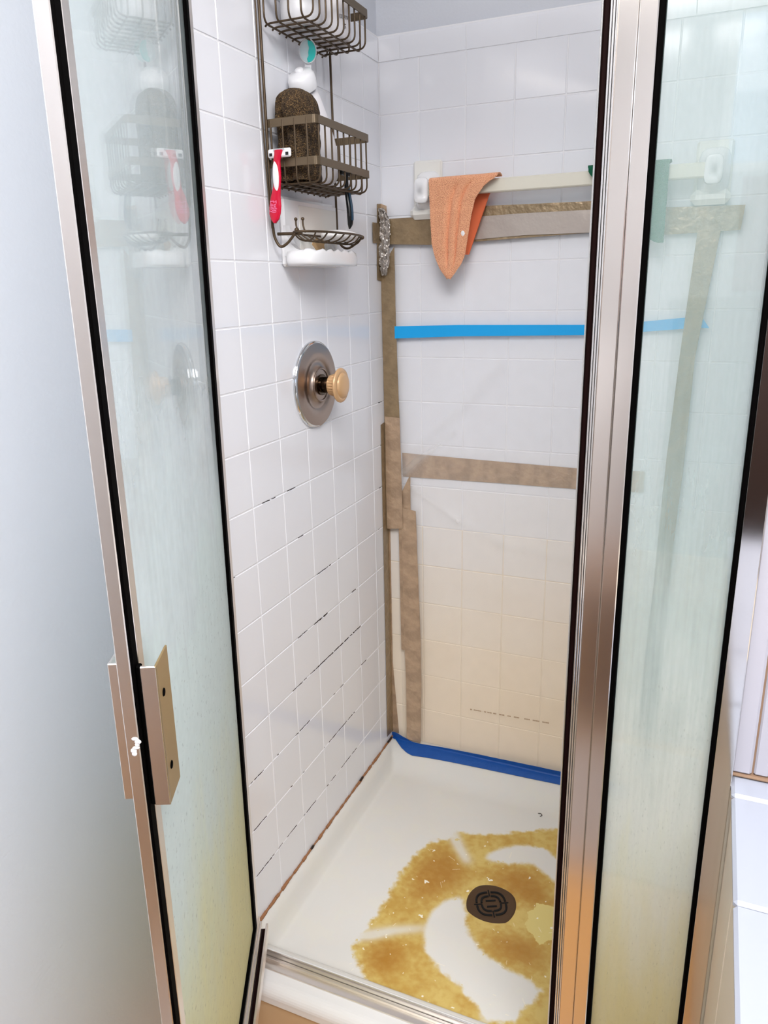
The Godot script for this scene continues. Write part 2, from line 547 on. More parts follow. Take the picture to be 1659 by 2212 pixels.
func plastic_texture() -> ImageTexture:
	var w := 384
	var h := 640
	var n1 := noise(0.01, 61)
	var n2 := noise(0.05, 62)
	var n3 := noise(0.03, 63)
	var im := Image.create(w, h, false, Image.FORMAT_RGBA8)
	for y in h:
		var v := y / float(h)
		for x in w:
			var u := x / float(w)
			var low := smoothstep(0.42, 0.92, v + n1.get_noise_2d(x, y) * 0.12)
			var drip := smoothstep(0.15, 0.6, n3.get_noise_2d(x * 3.0, y * 0.15)) * smoothstep(0.55, 0.7, v)
			var col := Color(0.985, 0.985, 0.99).lerp(Color(1.0, 0.945, 0.865), low).lerp(Color(0.90, 0.86, 0.68), drip * 0.30 * low)
			var al := lerpf(0.11, 0.22, low) + n2.get_noise_2d(x, y) * 0.02
			# highlights of long creases painted white, from the left middle up and down right
			for cr: Array in [[0.05, 0.433, 0.24, 0.49, 0.014, 0.09], [0.24, 0.49, 0.40, 0.527, 0.016, 0.07], [0.40, 0.527, 0.75, 0.55, 0.014, 0.06], [0.02, 0.40, 0.38, 0.21, 0.022, 0.12], [0.02, 0.41, 0.22, 0.33, 0.010, 0.14]]:
				var A := Vector2(cr[0], cr[1]); var B := Vector2(cr[2], cr[3])
				var p := Vector2(u, v)
				var t := clampf((p - A).dot(B - A) / (B - A).length_squared(), 0, 1)
				var w8: float = exp(-pow(((p - A - (B - A) * t) * Vector2(0.75, 1.25)).length() / cr[4], 2))
				al += cr[5] * w8
				col = col.lerp(Color(1, 1, 1), w8 * 0.7)
			im.set_pixel(x, y, Color(col.r, col.g, col.b, clampf(al, 0.05, 0.95)))
	return ImageTexture.create_from_image(im)

# soap scum: thin at eye level, thick towards the bottom
func film_texture(door: bool, thin := 0.2, thick := 0.9) -> ImageTexture:
	var w := 256
	var h := 1024
	var n1 := noise(0.012, 71 if door else 81)
	var n2 := noise(0.09, 72 if door else 82)
	var n3 := noise(0.02, 73 if door else 83)
	var im := Image.create(w, h, false, Image.FORMAT_RGBA8)
	for y in h:
		var v := y / float(h)
		for x in w:
			var streak := n3.get_noise_2d(x * 4.0, y * 0.12)
			var f := v + n1.get_noise_2d(x, y * 0.5) * 0.07 + streak * 0.015
			var al: float
			var col: Color
			if door:
				al = lerpf(thin, thick, smoothstep(0.34, 0.60, f))
				col = Color(0.94, 0.965, 0.975).lerp(Color(0.93, 0.97, 0.965), smoothstep(0.38, 0.62, f)).lerp(Color(0.96, 0.95, 0.78), smoothstep(0.66, 0.95, f))
			else:
				al = lerpf(thin, 0.94, smoothstep(0.24, 0.74, f))
				col = Color(0.84, 0.91, 0.92).lerp(Color(0.97, 0.965, 0.94), smoothstep(0.4, 0.7, f)).lerp(Color(0.94, 0.88, 0.60), smoothstep(0.68, 1.0, f))
			al += n2.get_noise_2d(x, y) * 0.03 + streak * (0.015 if door else 0.03)
			if n2.get_noise_2d(x * 2.0 + 500, y * 1.5) > 0.52 and v > 0.55:
				col = col.darkened(0.12)
			im.set_pixel(x, y, Color(col.r, col.g, col.b, clampf(al, 0.0, 1.0)))
	return ImageTexture.create_from_image(im)

func speckle_texture() -> ImageTexture:
	var im := Image.create(256, 256, false, Image.FORMAT_RGB8)
	var n1 := noise(0.25, 91, 2)
	var n2 := noise(0.03, 92, 2)
	for y in 256:
		for x in 256:
			var s := n1.get_noise_2d(x, y)
			var c := Color(0.22, 0.165, 0.11).lerp(Color(1.0, 0.86, 0.6), smoothstep(0.05, 0.55, s)).lerp(Color(0.1, 0.08, 0.06), clampf(0.3 - n2.get_noise_2d(x, y), 0, 1) * 0.6)
			im.set_pixel(x, y, c)
	return ImageTexture.create_from_image(im)

# ---------------------------------------------------------------- the scene
func _ready() -> void:
	# camera, sky, lights, exposure
	var cam := Camera3D.new()
	cam.name = "camera"
	cam.fov = 68.46
	cam.near = 0.02
	var yaw := -0.4126
	var pitch := -0.2932
	var roll := -0.0234
	var f := Vector3(sin(yaw) * cos(pitch), sin(pitch), -cos(yaw) * cos(pitch))
	var r0 := f.cross(Vector3.UP).normalized()
	var u0 := r0.cross(f)
	var right := r0 * cos(roll) + u0 * sin(roll)
	var up := u0 * cos(roll) - r0 * sin(roll)
	cam.transform = Transform3D(Basis(right, up, -f), L(0.7593, 0.064, 1.7539))
	add_child(cam)
	cam.current = true
	var we := WorldEnvironment.new()
	we.name = "world"
	var env := Environment.new()
	env.background_mode = Environment.BG_SKY
	var sm := ProceduralSkyMaterial.new()
	sm.sky_top_color = Color(0.70, 0.80, 0.97)
	sm.sky_horizon_color = Color(0.86, 0.92, 1.0)
	sm.ground_bottom_color = Color(0.45, 0.45, 0.43)
	sm.ground_horizon_color = Color(0.7, 0.75, 0.8)
	sm.sky_energy_multiplier = 1.1
	var sky := Sky.new()
	sky.sky_material = sm
	env.sky = sky
	env.tonemap_mode = Environment.TONE_MAPPER_LINEAR
	env.tonemap_exposure = 2.25
	env.sdfgi_enabled = true
	env.ssao_enabled = true
	env.ssil_enabled = true
	we.environment = env
	add_child(we)
	make_materials()
	ceiling_lamp(Vector3(1.05, 2.44, 1.85), Vector2(1.5, 1.0), 2.25)
	shower_fill_lamp(Vector3(0.58, 2.44, 0.58), 0.30, 0.030)

	build_room()
	build_tiles()
	build_pan()
	build_panel()
	build_door()
	build_plastic_and_tape()
	build_towel_bar()
	build_valve()
	build_soap_dish()
	build_caddy()
	build_caddy_contents()
	build_reflected_things()

func ceiling_lamp(at: Vector3, size: Vector2, energy: float) -> void:
	var o := thing("ceiling_lamp", at, "wide white ceiling light panel above the bathroom floor", "lamp")
	var g := Geo.new()
	g.box(Vector3(-size.x / 2 - 0.03, -0.05, -size.y / 2 - 0.03), Vector3(size.x / 2 + 0.03, -0.001, size.y / 2 + 0.03), 0.01)
	loc("lamp_body", g, std(Color(0.92, 0.92, 0.92), 0.5), o)
	var d := Geo.new()
	d.box(Vector3(-size.x / 2, -0.058, -size.y / 2), Vector3(size.x / 2, -0.05, size.y / 2), 0.003)
	var gl := std(Color(1, 1, 1), 0.5)
	gl.emission_enabled = true
	gl.emission = Color(1.0, 0.97, 0.93)
	gl.emission_energy_multiplier = 2.0
	loc("lamp_diffuser", d, gl, o)
	var l := AreaLight3D.new()
	l.name = "lamp_light"
	l.area_size = size
	l.light_energy = energy
	l.light_color = Color(0.985, 0.985, 1.0)
	l.area_range = 8.0
	l.shadow_enabled = true
	l.position = Vector3(0, -0.065, 0)
	l.rotation_degrees = Vector3(-90, 0, 0)
	o.add_child(l)

func shower_fill_lamp(at: Vector3, size: float, energy: float) -> void:  # unseen fill light added to lift the shower interior
	var o := thing("shower_fill_lamp", at, "small square fill light added above the shower to brighten its interior", "lamp")
	var g := Geo.new()
	g.box(Vector3(-size / 2 - 0.02, -0.03, -size / 2 - 0.02), Vector3(size / 2 + 0.02, -0.001, size / 2 + 0.02), 0.006)
	loc("lamp_body", g, M.frame_white, o)
	g = Geo.new()
	g.box(Vector3(-size / 2, -0.036, -size / 2), Vector3(size / 2, -0.03, size / 2), 0.003)
	loc("lamp_diffuser", g, M.lamp_glow, o)
	var l := AreaLight3D.new()
	l.name = "lamp_light"
	l.area_size = Vector2(size, size)
	l.light_energy = energy
	l.light_color = Color(0.985, 0.985, 1.0)
	l.area_range = 8.0
	l.shadow_enabled = true
	l.position = Vector3(0, -0.042, 0)
	l.rotation_degrees = Vector3(-90, 0, 0)
	o.add_child(l)

func build_room() -> void:
	var g := Geo.new()
	g.box(Vector3(-0.14, -0.1, -0.14), Vector3(0, 2.44, 3.1))
	structure(obj("wall_left", g, M.plaster), "white plaster wall carrying the caddy, tiled inside the shower")
	g = Geo.new()
	g.box(Vector3(0, -0.1, -0.14), Vector3(2.5, 2.44, 0))
	structure(obj("wall_back", g, M.plaster), "white tiled wall behind the taped plastic sheet")
	g = Geo.new()
	g.box(Vector3(2.4, -0.1, 0), Vector3(2.54, 2.44, 3.1))
	structure(obj("wall_right", g, M.plaster))
	# front wall behind the camera, with a high window placed for the glass to reflect
	g = Geo.new()
	g.box(Vector3(-0.14, -0.1, 3.1), Vector3(0.70, 2.44, 3.24))
	g.box(Vector3(1.75, -0.1, 3.1), Vector3(2.54, 2.44, 3.24))
	g.box(Vector3(0.70, -0.1, 3.1), Vector3(1.75, 1.75, 3.24))
	g.box(Vector3(0.70, 2.32, 3.1), Vector3(1.75, 2.44, 3.24))
	structure(obj("wall_front", g, M.paint_front))
	var w := Node3D.new()
	w.name = "window_1"
	w.position = Vector3(1.225, 1.75, 3.17)
	add_child(w)
	structure(w)
	g = Geo.new()
	for q: Array in [[0.70, 1.75, 0.735, 2.32], [1.715, 1.75, 1.75, 2.32], [0.735, 1.75, 1.715, 1.785], [0.735, 2.285, 1.715, 2.32], [1.21, 1.785, 1.24, 2.285]]:
		g.box(Vector3(q[0], q[1], 3.14), Vector3(q[2], q[3], 3.20), 0.004)
	obj("window_frame", g, M.frame_white, w)
	g = Geo.new()
	g.box(Vector3(0.735, 1.785, 3.168), Vector3(1.21, 2.285, 3.172))
	obj("pane", g, M.glass, w)
	g = Geo.new()
	g.box(Vector3(1.24, 1.785, 3.168), Vector3(1.715, 2.285, 3.172))
	obj("pane", g, M.glass, w)
	g = Geo.new()
	g.box(Vector3(-0.14, -0.1, -0.14), Vector3(2.54, 0, 3.24))
	structure(obj("floor", g, M.floor))
	g = Geo.new()
	g.box(Vector3(-0.14, 2.44, -0.14), Vector3(2.54, 2.58, 3.24))
	structure(obj("ceiling", g, M.ceiling))
	# partition between shower and tub, its white end trim, and the tiled tub deck that runs out into the room
	var dy := -0.575
	g = Geo.new()
	g.box(L(RX, dy, 0.0), Vector3(RX + 0.04, 2.44, 0.775))
	structure(obj("wall_partition", g, M.plaster), "narrow white partition at the right end of the glass panel")
	g = Geo.new()
	g.box(L(RX - 0.003, dy + 0.006, 0.762), Vector3(RX + 0.0215, 2.43, 0.785), 0.003)
	structure(obj("trim_1", g, M.trim), "white trim strip beside the right metal post")
	g = Geo.new()
	g.box(L(RX + 0.0235, dy + 0.006, 0.762), Vector3(RX + 0.043, 2.43, 0.783), 0.003)
	structure(obj("trim_2", g, M.trim), "white trim strip to the right of the brown joint")
	g = Geo.new()
	g.box(L(RX + 0.021, dy + 0.006, 0.765), Vector3(RX + 0.024, 2.43, 0.781))
	obj("caulk_line", g, M.brown_caulk, get_node("trim_1"))
	g = Geo.new()
	g.box(L(RX - 0.003, dy + 0.001, 0.760), L(RX + 0.044, dy + 0.006, 0.7868), 0.002)
	obj("caulk_foot", g, M.brown_caulk, get_node("trim_1"))
	g = Geo.new()
	g.box(Vector3(RX + 0.006, 0, 0), L(1.65, dy - 0.008, 1.87))
	var deck := obj("wall_knee", g, M.deck_side)
	structure(deck, "low tub deck wall at the right edge, tiled white on top")
	var z := 0.0
	var cuts := [0.0, 0.256, 0.446, 0.636, 0.826, 1.016, 1.206, 1.396, 1.586, 1.776, 1.87]
	for k in cuts.size() - 1:
		for q in 2:
			g = Geo.new()
			g.box(L(RX - 0.002 + q * 0.19, dy - 0.012, cuts[k] + 0.0007), L(RX + 0.1855 + q * 0.19, dy, cuts[k + 1] - 0.0007), 0.004)
			obj("deck_tile", g, M.deck, deck)
	g = Geo.new()
	for k in 6:
		var zz := 0.79 + k * 0.17
		g.box(Vector3(RX + 0.002, 0.0, zz), L(RX + 0.008, dy - 0.012, zz + 0.165), 0.003)
	obj("side_board", g, M.deck_side, deck)
	g = Geo.new()
	g.box(Vector3(0.0, 0.09, 3.088), Vector3(0.61, 1.12, 3.1), 0.002)  # unseen wainscot added so the post mirrors a lighter wall
	g.box(Vector3(0.0, 1.12, 3.078), Vector3(0.61, 1.15, 3.1), 0.004)
	structure(obj("trim_3", g, M.white_plastic), "white wainscot added behind the camera to brighten the metal post reflection")
	for b: Array in [["baseboard_left", Vector3(0, 0, 0.95), Vector3(0.014, 0.09, 3.1)], ["baseboard_front", Vector3(0.0, 0, 3.086), Vector3(2.4, 0.09, 3.1)]]:
		g = Geo.new()
		g.box(b[1], b[2], 0.004)
		structure(obj(b[0], g, M.trim))

func build_tiles() -> void:
	rng.seed = 7
	var mats := [M.tile, M.tile, M.tile_b, M.tile_c]
	var ymax := 5 * T                 # top joint of the square tiles
	var bull := ymax + 0.052
	var low := -1.187
	var gap := 0.001
	var depth := 0.006
	var shared := {}
	# left wall: columns run along z; back wall: along x
	for wall_no in 2:
		var wall: Node3D = get_node("wall_left" if wall_no == 0 else "wall_back")
		var edges := [0.0]
		var first := 0.0923 if wall_no == 0 else 0.1025
		var end := 0.79 if wall_no == 0 else RX
		var e := first
		while e < end - 0.01:
			edges.append(e); e += T
		edges.append(end)
		var g := Geo.new()
		if wall_no == 0:
			g.box(L(-0.004, low, 0), L(0.0050, bull, end))
		else:
			g.box(L(0, -0.54, -0.004), L(RX, bull, 0.0050))
			var gl := Geo.new()
			gl.box(L(0, low, -0.004), L(RX, -0.54, 0.0050))
			tag(obj("grout_bed", gl, std(Color(0.95, 0.90, 0.82), 0.7), wall), "yellowed grout of the lower courses")
		obj("grout_bed", g, M.grout, wall)
		for r in range(-4, 12):
			var y1: float = -T * (r - 1) - gap
			var y0: float = maxf(-T * r + gap, low)
			for c in edges.size() - 1:
				var a: float = edges[c] + gap + (depth if c == 0 else 0.0)
				var b: float = edges[c + 1] - gap
				var h := y1 - y0
				var key := [wall_no, snappedf(b - a, 0.0005), snappedf(h, 0.0005)]
				if not shared.has(key):
					var t := Geo.new()
					var s := Vector3(depth, h, b - a) if wall_no == 0 else Vector3(b - a, h, depth)
					t.box(-s / 2, s / 2, 0.0011)
					shared[key] = t.mesh()
				var mat: Material = mats[rng.randi() % 4]
				if wall_no == 1 and r >= 3:       # years of hard water have yellowed the lower courses
					mat = M.tile_stained[clampi(r - 3, 0, 7)]
				var o := put("tile", shared[key], mat, wall)
				var m := (a + b) / 2
				o.position = L(depth / 2, (y0 + y1) / 2, m) if wall_no == 0 else L(m, (y0 + y1) / 2, depth / 2)
				o.rotation = Vector3(rng.randfn(0, 0.0009), rng.randfn(0, 0.0009), 0) if wall_no == 1 else Vector3(0, rng.randfn(0, 0.0009), rng.randfn(0, 0.0009))
		# bullnose course, six inch pieces
		var be := [0.0]
		e = 0.0585 if wall_no == 1 else 0.11
		while e < end - 0.01:
			be.append(e); e += 0.152
		be.append(end)
		for c in be.size() - 1:
			g = Geo.new()
			var a2: float = be[c] + gap + (depth if c == 0 else 0.0)
			var b2: float = be[c + 1] - gap
			# rounded top edge
			var prof := PackedVector2Array([V(0, 0), V(0.0065, 0), V(0.0065, 0.043), V(0.0058, 0.0475), V(0.0035, 0.0505), V(0, 0.0515)])
			if wall_no == 0:
				g.prism(prof, Transform3D(Basis(Vector3(1, 0, 0), Vector3(0, 1, 0), Vector3(0, 0, 1)), L(0, ymax + 0.0005, a2)), 0, b2 - a2)
			else:
				g.prism(prof, Transform3D(Basis(Vector3(0, 0, 1), Vector3(0, 1, 0), Vector3(-1, 0, 0)), L(b2, ymax + 0.0005, 0)), 0, b2 - a2)
			obj("bullnose_tile", g, M.tile_b, wall)
	# mildew in the joints of the left wall: tile course, from z, to z
	var marks := [[3,.514,.477],[3,.601,.554],[4,.477,.449],[5,.412,.340],[6,.501,.460],[6,.430,.366],[6,.237,.216],[7,.535,.475],[7,.458,.423],[7,.423,.348],[7,.348,.190],[8,.198,.169],[8,.362,.347],[8,.318,.302],[8,.712,.665],[8,.611,.603],[8,.536,.473],[9,.395,.352],[9,.320,.302],[9,.715,.667],[9,.569,.562],[9,.519,.509],[9,.368,.292],[9,.416,.410],[9,.286,.247],[10,.710,.706],[10,.688,.661],[10,.597,.555],[10,.633,.616],[10,.719,.668],[10,.659,.642],[10,.523,.465],[10,.409,.357],[10,.338,.236],[4,.72,.70],[5,.3,.29],[2,.05,.03],[3,.05,.02],[4,.06,.03],[5,.07,.06]]
	var mg := Geo.new()
	for k: Array in marks:
		var y: float = -T * k[0]
		var z0: float = minf(k[1], k[2])
		var z1: float = maxf(k[1], k[2])
		var steps := maxi(2, int((z1 - z0) / 0.006))
		var big := 0.0016 if k[0] in [6, 7] and k[1] < 0.45 else 0.0009
		var pts := []
		for s in steps + 1:
			pts.append(L(0.0055, y + rng.randf_range(-0.0006, 0.0006), lerpf(z0, z1, s / float(steps))))
		for s in steps:
			if rng.randf() < 0.88:
				mg.tube([pts[s], pts[s + 1]], big * rng.randf_range(0.45, 1.0), 5)
	var mm := obj("mildew_stain", mg, M.mold, get_node("wall_left"))
	mm.set_meta("kind", "stuff")

# ---------------------------------------------------------------- pan, curb, drain, sill
func pan_height(x: float, z: float) -> float:
	var lip := -1.187 + LV
	var dl := x
	var db := z
	var dr := RX - x
	var df := 0.775 - z
	# floor: four shallow planes falling to the drain
	var px := (0.42 - x) / 0.42 if x < 0.42 else (x - 0.42) / (RX - 0.42)
	var pz := (0.44 - z) / 0.44 if z < 0.44 else (z - 0.44) / (0.775 - 0.44)
	var fl := -1.256 + LV + 0.028 * clampf(maxf(px, pz), 0, 1)
	var s := 1.0
	s = minf(s, smoothstep(0.010, 0.050, dl))
	s = minf(s, smoothstep(0.012, 0.12, db))
	s = minf(s, smoothstep(0.010, 0.050, dr))
	s = minf(s, smoothstep(0.004, 0.045, df))
	return lerpf(lip, fl, s)

func build_pan() -> void:
	var pan := thing("shower_pan", Vector3(0.42, 0.0, 0.43), "white shower pan with brown rust stains around the drain", "shower pan")
	var g := Geo.new()
	g.sheet(96, 96, func(u: float, v: float) -> Vector3:
		var x := u * RX
		var z := v * 0.775
		return Vector3(x, pan_height(x, z), z))
	for k in g.uv.size():
		g.uv[k] = Vector2(g.v[k].x / 0.84, g.v[k].z / 0.84)
	obj("basin", g, M.pan, pan)
	# curb with a rounded front edge
	g = Geo.new()
	var lip := -1.181 + LV
	var prof := PackedVector2Array([V(0.775, lip - 0.006), V(0.776, lip - 0.002), V(0.779, lip)])
	for k in 9:
		var a := PI / 2 * k / 8.0
		prof.append(V(0.838 + 0.022 * sin(a), lip - 0.022 + 0.022 * cos(a)))
	prof.append(V(0.861, lip - 0.030))
	prof.append(V(0.775, lip - 0.030))
	g.prism(prof, Transform3D(Basis(Vector3(0, 0, 1), Vector3(0, 1, 0), Vector3(-1, 0, 0)), Vector3(RX, 0, 0)), 0, RX)
	obj("curb", g, M.pan_plain, pan)
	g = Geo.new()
	g.box(Vector3(0, 0, 0.78), Vector3(RX, lip - 0.030, 0.858), 0.003)  # tan of the floor put into the colour of the curb front
	tag(obj("curb_face", g, std(Color(0.80, 0.70, 0.56), 0.45), pan), "curb front below the white edge, given the tan of the floor")
	# brown caulk along the left tiles, uneven
	rng.seed = 12
	g = Geo.new()
	var pts := []
	for k in 60:
		var z := 0.012 + k * 0.013
		pts.append(Vector3(0.008, lip - 0.004 + rng.randf_range(-0.001, 0.001), z))
	for k in 59:
		g.tube([pts[k], pts[k + 1]], rng.randf_range(0.0018, 0.0042), 6)
	tag(obj("caulk_line", g, M.caulk, pan), "rusty brown caulk line along the left tiles")
	g = Geo.new()
	for z: float in [0.03, 0.045, 0.225, 0.232, 0.5]:
		g.ball(Vector3(0.009, lip - 0.002, z), Vector3(0.003, 0.003, 0.009), 8, 6)
	var ms := obj("mildew_spot", g, M.mold, pan)
	ms.set_meta("kind", "stuff")

	# drain cover
	var dc := Vector3(0.42, -1.2555 + LV, 0.438)
	var d := thing("drain_cover", dc, "round dark bronze drain cover with curved slots in the stained pan", "drain")
	g = Geo.new()
	g.lathe([V(0.0, 0.004), V(0.050, 0.004), V(0.057, 0.0025), V(0.0600, 0.0), V(0.0600, -0.004)], dc, Vector3.UP, 48)
	obj("cover_plate", g, M.drain, d)
	for ringn in 2:
		for q in 4:
			g = Geo.new()
			var r1 := 0.0335 - ringn * 0.0115
			var arc := []
			for s in 10:
				var a := PI / 2 * q + 0.12 + (PI / 2 - 0.24) * s / 9.0 - 0.45
				# the slots follow a rounded oblong
				var sq := pow(pow(absf(cos(a + 0.45)), 3.0) + pow(absf(sin(a + 0.45)), 3.0), -1.0 / 3.0)
				arc.append(dc + Vector3(cos(a) * r1 * sq * 0.95, 0.0042, sin(a) * r1 * sq * 0.95))
			g.tube(arc, 0.0026, 6)
			obj("slot", g, M.drain_hole, d)
	for q: float in [-1.0, 1.0]:
		g = Geo.new()
		var dd := Vector3(cos(-0.45), 0, sin(-0.45))
		var nn := Vector3(-dd.z, 0, dd.x)
		g.tube([dc + nn * 0.008 * q - dd * 0.011 + Vector3(0, 0.0042, 0), dc + nn * 0.008 * q + dd * 0.011 + Vector3(0, 0.0042, 0)], 0.0022, 6)
		obj("slot", g, M.drain_hole, d)
	for q in 4:
		g = Geo.new()
		var a := PI / 2 * q - 0.45 + 0.0
		var dd := Vector3(cos(a), 0, sin(a))
		g.tube([dc + dd * 0.021 + Vector3(0, 0.004, 0), dc + dd * 0.038 + Vector3(0, 0.004, 0)], 0.0016, 6)
		obj("slot", g, M.drain_hole, d)

	# a curl of hair on the pan floor
	g = Geo.new()
	var hp := Vector3(0.462, pan_height(0.462, 0.13) + 0.0015, 0.130)
	g.tube(curve([hp + Vector3(-0.006, 0, -0.003), hp + Vector3(0.0, 0, -0.005), hp + Vector3(0.005, 0, 0.0), hp + Vector3(0.001, 0, 0.006)]), 0.0009, 5)
	tag(obj("hair_curl", g, M.mold), "tiny dark curl of hair on the clean part of the pan", "hair")

	# door sill track on the curb
	var sill := thing("door_sill", Vector3(0.32, lip, FZ), "thin aluminium sill track along the white shower curb", "track")
	g = Geo.new()
	g.box(Vector3(0.008, lip, 0.796), Vector3(0.614, lip + 0.003, 0.822), 0.0008)
	obj("sill_base", g, M.alu, sill)
	g = Geo.new()
	g.box(Vector3(0.008, lip, 0.793), Vector3(0.614, lip + 0.016, 0.7955), 0.0008)
	obj("sill_upstand", g, M.alu_bright, sill)
	g = Geo.new()
	g.box(Vector3(0.008, lip + 0.003, 0.805), Vector3(0.614, lip + 0.009, 0.807), 0.0005)
	obj("sill_ridge", g, M.alu, sill)

# ---------------------------------------------------------------- fixed glass panel with its posts
func build_panel() -> void:
	var y0 := -1.178 + LV
	var y1 := 2.05
	var p := thing("glass_panel", Vector3(0.72, y0, FZ), "fixed narrow shower glass with hazy soap film between two metal posts", "shower panel")
	var bar := func(called: String, x0: float, x1: float, z0: float, z1: float, mat: Material, bev := 0.001, lab := "") -> void:
		var g := Geo.new()
		g.box(Vector3(x0, y0, z0), Vector3(x1, y1, z1), bev)
		var o := obj(called, g, mat, p)
		if lab: tag(o, lab)
	# post beside the door opening: seal, ridges, two faces
	bar.call("strike_edge", 0.6125, 0.6145, 0.780, 0.806, M.alu_bright)
	bar.call("door_seal", 0.6145, 0.6225, 0.782, 0.803, M.brown_seal, 0.002, "dark brown door seal")
	bar.call("post_ridge", 0.6225, 0.6245, 0.780, 0.808, M.alu_bright, 0.0006)
	bar.call("post_ridge", 0.6252, 0.6275, 0.780, 0.807, M.alu_bright, 0.0006)
	bar.call("post_ridge", 0.6282, 0.6300, 0.780, 0.806, M.alu_bright, 0.0006)
	bar.call("post_face", 0.6300, 0.6512, 0.776, 0.804, M.alu_post, 0.0012)
	bar.call("post_face", 0.6520, 0.6715, 0.776, 0.8045, M.alu_post, 0.0012)
	bar.call("glass_gasket", 0.6715, 0.6785, 0.786, 0.803, M.gasket, 0.0015, "black rubber gasket")
	bar.call("glass_gasket", 0.8030, 0.8085, 0.786, 0.803, M.gasket, 0.0015, "black rubber gasket")
	bar.call("wall_post", 0.8085, RX - 0.002, 0.780, 0.803, M.alu_wall, 0.0012)
	var g := Geo.new()
	g.box(Vector3(0.676, y0, 0.792), Vector3(0.806, y1, 0.797))
	obj("glass_pane", g, M.glass, p)
	g = Geo.new()
	g.sheet(1, 1, func(u: float, v: float) -> Vector3: return Vector3(lerpf(0.677, 0.805, u), lerpf(1.75, y0 + 0.01, v), 0.7912))
	obj("soap_film", g, M.film_panel, p)
	g = Geo.new()
	g.box(Vector3(0.672, y0 - 0.002, 0.778), Vector3(0.8085, y0 + 0.028, 0.806), 0.001)
	obj("bottom_rail", g, M.alu, p)
	g = Geo.new()
	g.box(Vector3(0.0, y1, 0.774), Vector3(RX, y1 + 0.04, 0.812), 0.002)
	obj("header_rail", g, M.alu, p)

